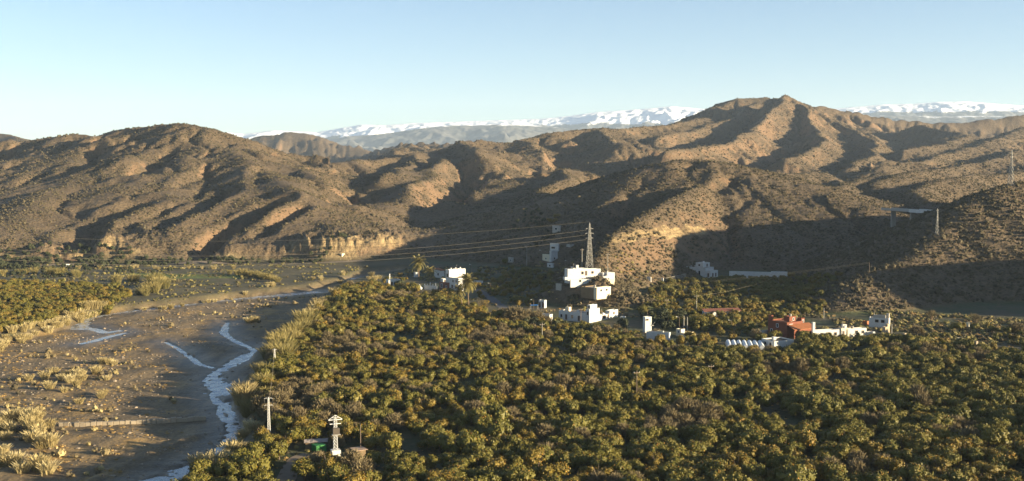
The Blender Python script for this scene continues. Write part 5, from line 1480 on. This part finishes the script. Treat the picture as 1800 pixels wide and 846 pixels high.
# ------------------------------------------------------------------ reeds and canes
reeds = [reed_mesh('reed_clump', 110 + i, 'reed', 300, 3.0, 1.25) for i in range(3)]
canes = [reed_mesh('cane_clump', 120 + i, 'cane', 300, 4.6, 1.5, True, .4) for i in range(2)]
n_reed = 0
def clump(x, y, z, s, meshes, i, label, name, group, st=1.0):
    o = bpy.data.objects.new(name, meshes[i % len(meshes)]); C.objects.link(o)
    o.location = (x, y, z - .1); o.rotation_euler = (0, 0, rng.uniform(0, 6.28)); o.scale = (s, s, s * st)
    return tag(o, label, name.split('_')[0] + ' clump', group)
def reeds_at(pxs, zed, smin, smax_, n, spread, meshes, label, name, group):
    """n clumps strung along a photo polyline on the ground"""
    global n_reed
    pw = np.array([G(a_, b_, zed)[:2] for a_, b_ in pxs]); seg = np.linalg.norm(np.diff(pw, axis=0), axis=1); cs = np.concatenate([[0], np.cumsum(seg)])
    u_ = rng.uniform(0, cs[-1], n); X = np.interp(u_, cs, pw[:, 0]) + rng.normal(size=n) * spread; Y = np.interp(u_, cs, pw[:, 1]) + rng.normal(size=n) * spread
    Z = terrain(X, Y)
    pq = [to_px(X[i], Y[i], Z[i]) for i in range(n)]; by_x = sorted(range(n), key=lambda i: pq[i][0]); by_y = sorted(range(n), key=lambda i: Y[i])
    for i in range(n):
        fx, fy, s_ = by_x.index(i) / max(n - 1, 1), by_y.index(i) / max(n - 1, 1), rng.uniform(smin, smax_)
        side = 'leftmost of its row' if fx == 0 else 'rightmost of its row' if fx == 1 else ('left' if fx < .34 else 'middle' if fx < .67 else 'right') + ' and ' + ('nearest' if fy < .17 else 'near' if fy < .34 else 'centre' if fy < .67 else 'farther' if fy < .84 else 'farthest')
        clump(X[i], Y[i], Z[i], s_, meshes, i, label + ', ' + side, name, group, rng.uniform(.85, 1.2)); n_reed += 1
RG, CG = 'dry reed clumps in and beside the river', 'cane clumps on the river banks'
reeds_at([(0, 740), (20, 760), (70, 770), (20, 800), (40, 840), (-10, 850)], RIVER_Z, .7, 1.15, 26, 3, reeds, 'tall straw reed clump, lower left corner', 'reed_clump', RG)
reeds_at([(10, 745), (45, 740), (70, 750), (90, 790)], RIVER_Z, .8, 1.1, 9, 1.5, reeds, 'straw reed clump, left end of the weir', 'reed_clump', RG)
reeds_at([(80, 650), (100, 690), (150, 655), (155, 690), (185, 710)], RIVER_Z, .5, .95, 22, 3, reeds, 'straw reed clump in mud above the weir', 'reed_clump', RG)
reeds_at([(180, 642), (205, 640)], RIVER_Z, .6, .8, 4, 1, reeds, 'reed clump of the pair standing alone by the meander pool', 'reed_clump', RG)
reeds_at([(-20, 610), (30, 590), (70, 578), (110, 565), (140, 552), (165, 545)], -.5, .6, 1.0, 46, 2.5, reeds, 'pale reed clump on the left bank', 'reed_clump', RG)
reeds_at([(135, 552), (150, 547), (165, 543)], -.3, 1.0, 1.3, 9, 1.5, reeds, 'big pale reed clump, end of left orchard', 'reed_clump', RG)
reeds_at([(220, 540), (330, 530), (440, 512), (500, 500)], -.3, .4, .8, 16, 2, reeds, 'small reed clump along the far left bank', 'reed_clump', RG)
reeds_at([(600, 488), (560, 496), (640, 492), (660, 497)], -1.5, .5, .9, 12, 3, reeds, 'reed clump by the far water at the river bend', 'reed_clump', RG)
reeds_at([(545, 562), (562, 548), (575, 535), (588, 520)], -.6, .9, 1.4, 20, 1.6, reeds, 'tall pale reed clump at the top of the right bank', 'reed_clump', RG)
reeds_at([(430, 570), (445, 565)], RIVER_Z, .8, 1.1, 4, 1.2, reeds, 'reed clump on the gravel island mid river', 'reed_clump', RG)
reeds_at([(420, 800), (400, 820), (370, 838), (430, 790)], -.5, .7, 1.1, 16, 1.8, reeds, 'sunlit reed clump, near right bank', 'reed_clump', RG)
reeds_at([(428, 715), (440, 712)], RIVER_Z + .3, 1.2, 1.5, 5, 1.2, reeds, 'large brown reed clump leaning over the stream', 'reed_clump', RG)
reeds_at([(434, 772), (446, 758)], -1.2, .6, .9, 5, 1.0, reeds, 'thin reed clump below the nearer lattice pole', 'reed_clump', RG)
reeds_at([(485, 640), (495, 615), (510, 600), (530, 585), (548, 566)], -.4, .8, 1.25, 34, 2.0, canes, 'olive cane clump, upper right bank', 'cane_clump', CG)
reeds_at([(470, 650), (462, 690), (452, 730)], -.6, .6, .9, 12, 1.5, canes, 'olive cane clump between the lattice poles', 'cane_clump', CG)
reeds_at([(200, 500), (250, 494), (285, 500), (270, 515), (235, 522)], -.1, .8, 1.2, 26, 2.5, canes, 'dense golden cane clump behind left orchard', 'cane_clump', CG)
reeds_at([(400, 484), (450, 488), (480, 494), (500, 500)], -.2, .5, .9, 20, 2, canes, 'cane clump in the hedge behind the bright meadow', 'cane_clump', CG)

reeds_at([(0, 484), (60, 482), (110, 484), (150, 487)], -.1, .6, 1.0, 16, 3, canes, 'cane clump of the hedge above the left orchard', 'cane_clump', CG)
reeds_at([(120, 474), (200, 472), (320, 474), (420, 472)], -.1, .4, .8, 18, 3, reeds, 'pale reed clump in the far left meadow', 'reed_clump', RG)
# ------------------------------------------------------------------ scrub on the hills, ground plants, stones
scr = [shrub_mesh('scrub', 130 + i, 'scrub', (.75, .6, .9)[i], 46) for i in range(3)]
r4 = np.random.default_rng(44)
n = 330000
th_ = r4.uniform(math.radians(-27.5), math.radians(30), n); dd = np.where(r4.random(n) < .52, np.sqrt(r4.uniform(430 ** 2, 1330 ** 2, n)), np.sqrt(r4.uniform(1330 ** 2, 2600 ** 2, n)))
X, Y = dd * np.sin(th_), dd * np.cos(th_)
Z, hl, rv, wt, cl_ = terrain(X, Y, True)
dn = fbm(X / 45, Y / 45, 3)
near_sp = (dd < 640)
ok = (hl > .5) & (rv < .1) & (cl_ < .45) & (dn + r4.normal(size=n) * .35 > np.where(near_sp, -.6, np.where(X < -20, -.02, -.25)))
kk = clear(X[ok], Y[ok], -2.2)
X, Y, Z, dd = X[ok][kk], Y[ok][kk], Z[ok][kk], dd[ok][kk]
sc_ = np.clip(r4.lognormal(-.15, .32, len(X)), .35, 1.9) * np.where(dd > 1330, 1.25, .92)
scatter('hill_scrub', scr, np.stack([X, Y, Z - .08, sc_, r4.uniform(.75, 1.25, len(X)), r4.uniform(0, 6.28, len(X)), r4.integers(0, 3, len(X))], -1), 'dry grey brown scrub covering the hillsides')
# denser, on the near spur and the knoll
n = 8000
X = r4.uniform(40, 330, n); Y = r4.uniform(440, 640, n)
X[:1900] = r4.uniform(25, 75, 1900); Y[:1900] = r4.uniform(462, 540, 1900)
Z, hl, rv, wt, cl_ = terrain(X, Y, True)
ok = (hl > .45); kk = clear(X[ok], Y[ok], -2.4); X, Y, Z = X[ok][kk], Y[ok][kk], Z[ok][kk]
sc_ = np.clip(r4.lognormal(-.02, .33, len(X)), .4, 2.0)
scatter('spur_scrub', scr, np.stack([X, Y, Z - .08, sc_, r4.uniform(.8, 1.3, len(X)), r4.uniform(0, 6.28, len(X)), r4.integers(0, 3, len(X))], -1), 'dense round scrub on the near spur and the knoll')

tuft = [shrub_mesh('dry_tuft', 140 + i, 'straw', .6, 40, .45) for i in range(2)]; weeds = [shrub_mesh('weed', 150 + i, 'leaf', .55, 36, .5) for i in range(2)] + [shrub_mesh('cane_brush', 155, 'cane', .8, 60, .8)]
n = 26000
X = r4.uniform(-210, 0, n); Y = r4.uniform(190, 640, n)
sdv = poly_sd(X, Y, RIVER); fb = fbm(X / 20 + 5, Y / 11, 3)
Z, hl, rv, wt, cl_ = terrain(X, Y, True)
pxx, pyy = to_px(X, Y, Z)
ok = (sdv > 3) & (wt < .35) & (fb + .25 * (pxx < 220) * (pyy > 600) > .22) & (pxx < 470)
scatter('dry_litter', tuft, np.stack([X[ok], Y[ok], Z[ok] - .05, np.clip(r4.lognormal(-.75, .45, ok.sum()), .15, 1.3), r4.uniform(.5, 1.1, ok.sum()), r4.uniform(0, 6.28, ok.sum()), r4.integers(0, 2, ok.sum())], -1), 'ochre dry grass and flood litter on the mud')
bsh = [shrub_mesh('river_brush', 170, 'twig', .8, 60, .8), shrub_mesh('river_brush', 171, 'reed', .7, 60, .9), scr[0]]
n = 9000
X = r4.uniform(-215, 0, n); Y = r4.uniform(190, 640, n); Z, hl, rv, wt, cl_ = terrain(X, Y, True); pxx, pyy = to_px(X, Y, Z)
ok = (poly_sd(X, Y, RIVER) > 1.5) & (wt < .25) & (fbm(X / 24 + 15, Y / 15, 3) + .30 * ((pxx < 210) & (pyy > 620)) + .25 * (np.hypot(pxx - 420, (pyy - 555) * 2) < 70) - .35 * ((pyy > 760) & (pxx > 190)) > .42)
scatter('river_brush', bsh, np.stack([X[ok], Y[ok], Z[ok] - .05, np.clip(r4.lognormal(-.35, .45, ok.sum()), .3, 1.8), r4.uniform(.7, 1.4, ok.sum()), r4.uniform(0, 6.28, ok.sum()), r4.integers(0, 3, ok.sum())], -1), 'dry tan brush in patches over the river bed')
stn = [raw_mesh('pebble', ICO_V * (.5 + .25 * np.random.default_rng(160 + i).random((len(ICO_V), 1))) * (1, .8, .55), [tuple(f) for f in ICO_F], [M['stone']], [.5] * len(ICO_F)) for i in range(3)]
n = 16000
X = r4.uniform(-210, 0, n); Y = r4.uniform(190, 560, n); ok = (poly_sd(X, Y, RIVER) > 2) & (fbm(X / 30, Y / 14, 3) + r4.normal(size=n) * .25 > .1)
X, Y = X[ok], Y[ok]; Z = terrain(X, Y)
scatter('gravel', stn, np.stack([X, Y, Z, np.clip(r4.lognormal(-.95, .5, len(X)), .12, 1.3), r4.uniform(.7, 1.2, len(X)), r4.uniform(0, 6.28, len(X)), r4.integers(0, 3, len(X))], -1), 'gravel and stones strewn over the river bed')
# weeds and brush on the flat ground between the trees, on the left bank and round the plots
pts = []
for poly, m_, gp, sa_, sb_ in (([(300, 870), (470, 650), (600, 503), (830, 545), (1140, 595), (1700, 612), (2000, 640), (2100, 900)], 9000, -.1, .35, .9), ([(-120, 470), (560, 462), (640, 470), (560, 505), (330, 528), (150, 550), (-120, 610)], 9000, .05, .35, 1.3),
                               ([(640, 470), (980, 470), (1130, 500), (1450, 500), (1480, 560), (1000, 560), (830, 530)], 3500, .0, .6, 1.6), ([(1440, 575), (1500, 545), (1700, 555), (1900, 570), (1900, 650), (1680, 615), (1440, 598)], 1800, -.3, .7, 1.8)):
    pw = np.array([G(a_, b_, 0)[:2] for a_, b_ in poly]); lo, hi = pw.min(0), pw.max(0)
    X = r4.uniform(lo[0], hi[0], m_ * 2); Y = r4.uniform(lo[1], hi[1], m_ * 2)
    ok = (poly_sd(X, Y, pw) > 0) & (poly_sd(X, Y, RIVER) < -1) & (fbm(X / 17, Y / 17, 3) > gp); ok[ok] &= clear(X[ok], Y[ok], -2.0)
    X, Y = X[ok], Y[ok]; Z = terrain(X, Y)
    left_ = (poly[0][0] == -120)
    pts.append(np.stack([X, Y, Z - .08, r4.uniform(sa_, sb_, len(X)), r4.uniform(.6, 1.2, len(X)), r4.uniform(0, 6.28, len(X)), r4.integers(0, 3, len(X)) if not left_ else r4.integers(1, 5, len(X))], -1))
scatter('undergrowth', [weeds[0], weeds[1], scr[0], weeds[2], tuft[0]], np.concatenate(pts), 'weeds and low brush between the trees and on the open ground')
print('trees', n_or, n_ba, len(rest), len(rest_b), len(ol), 'reeds', n_reed)
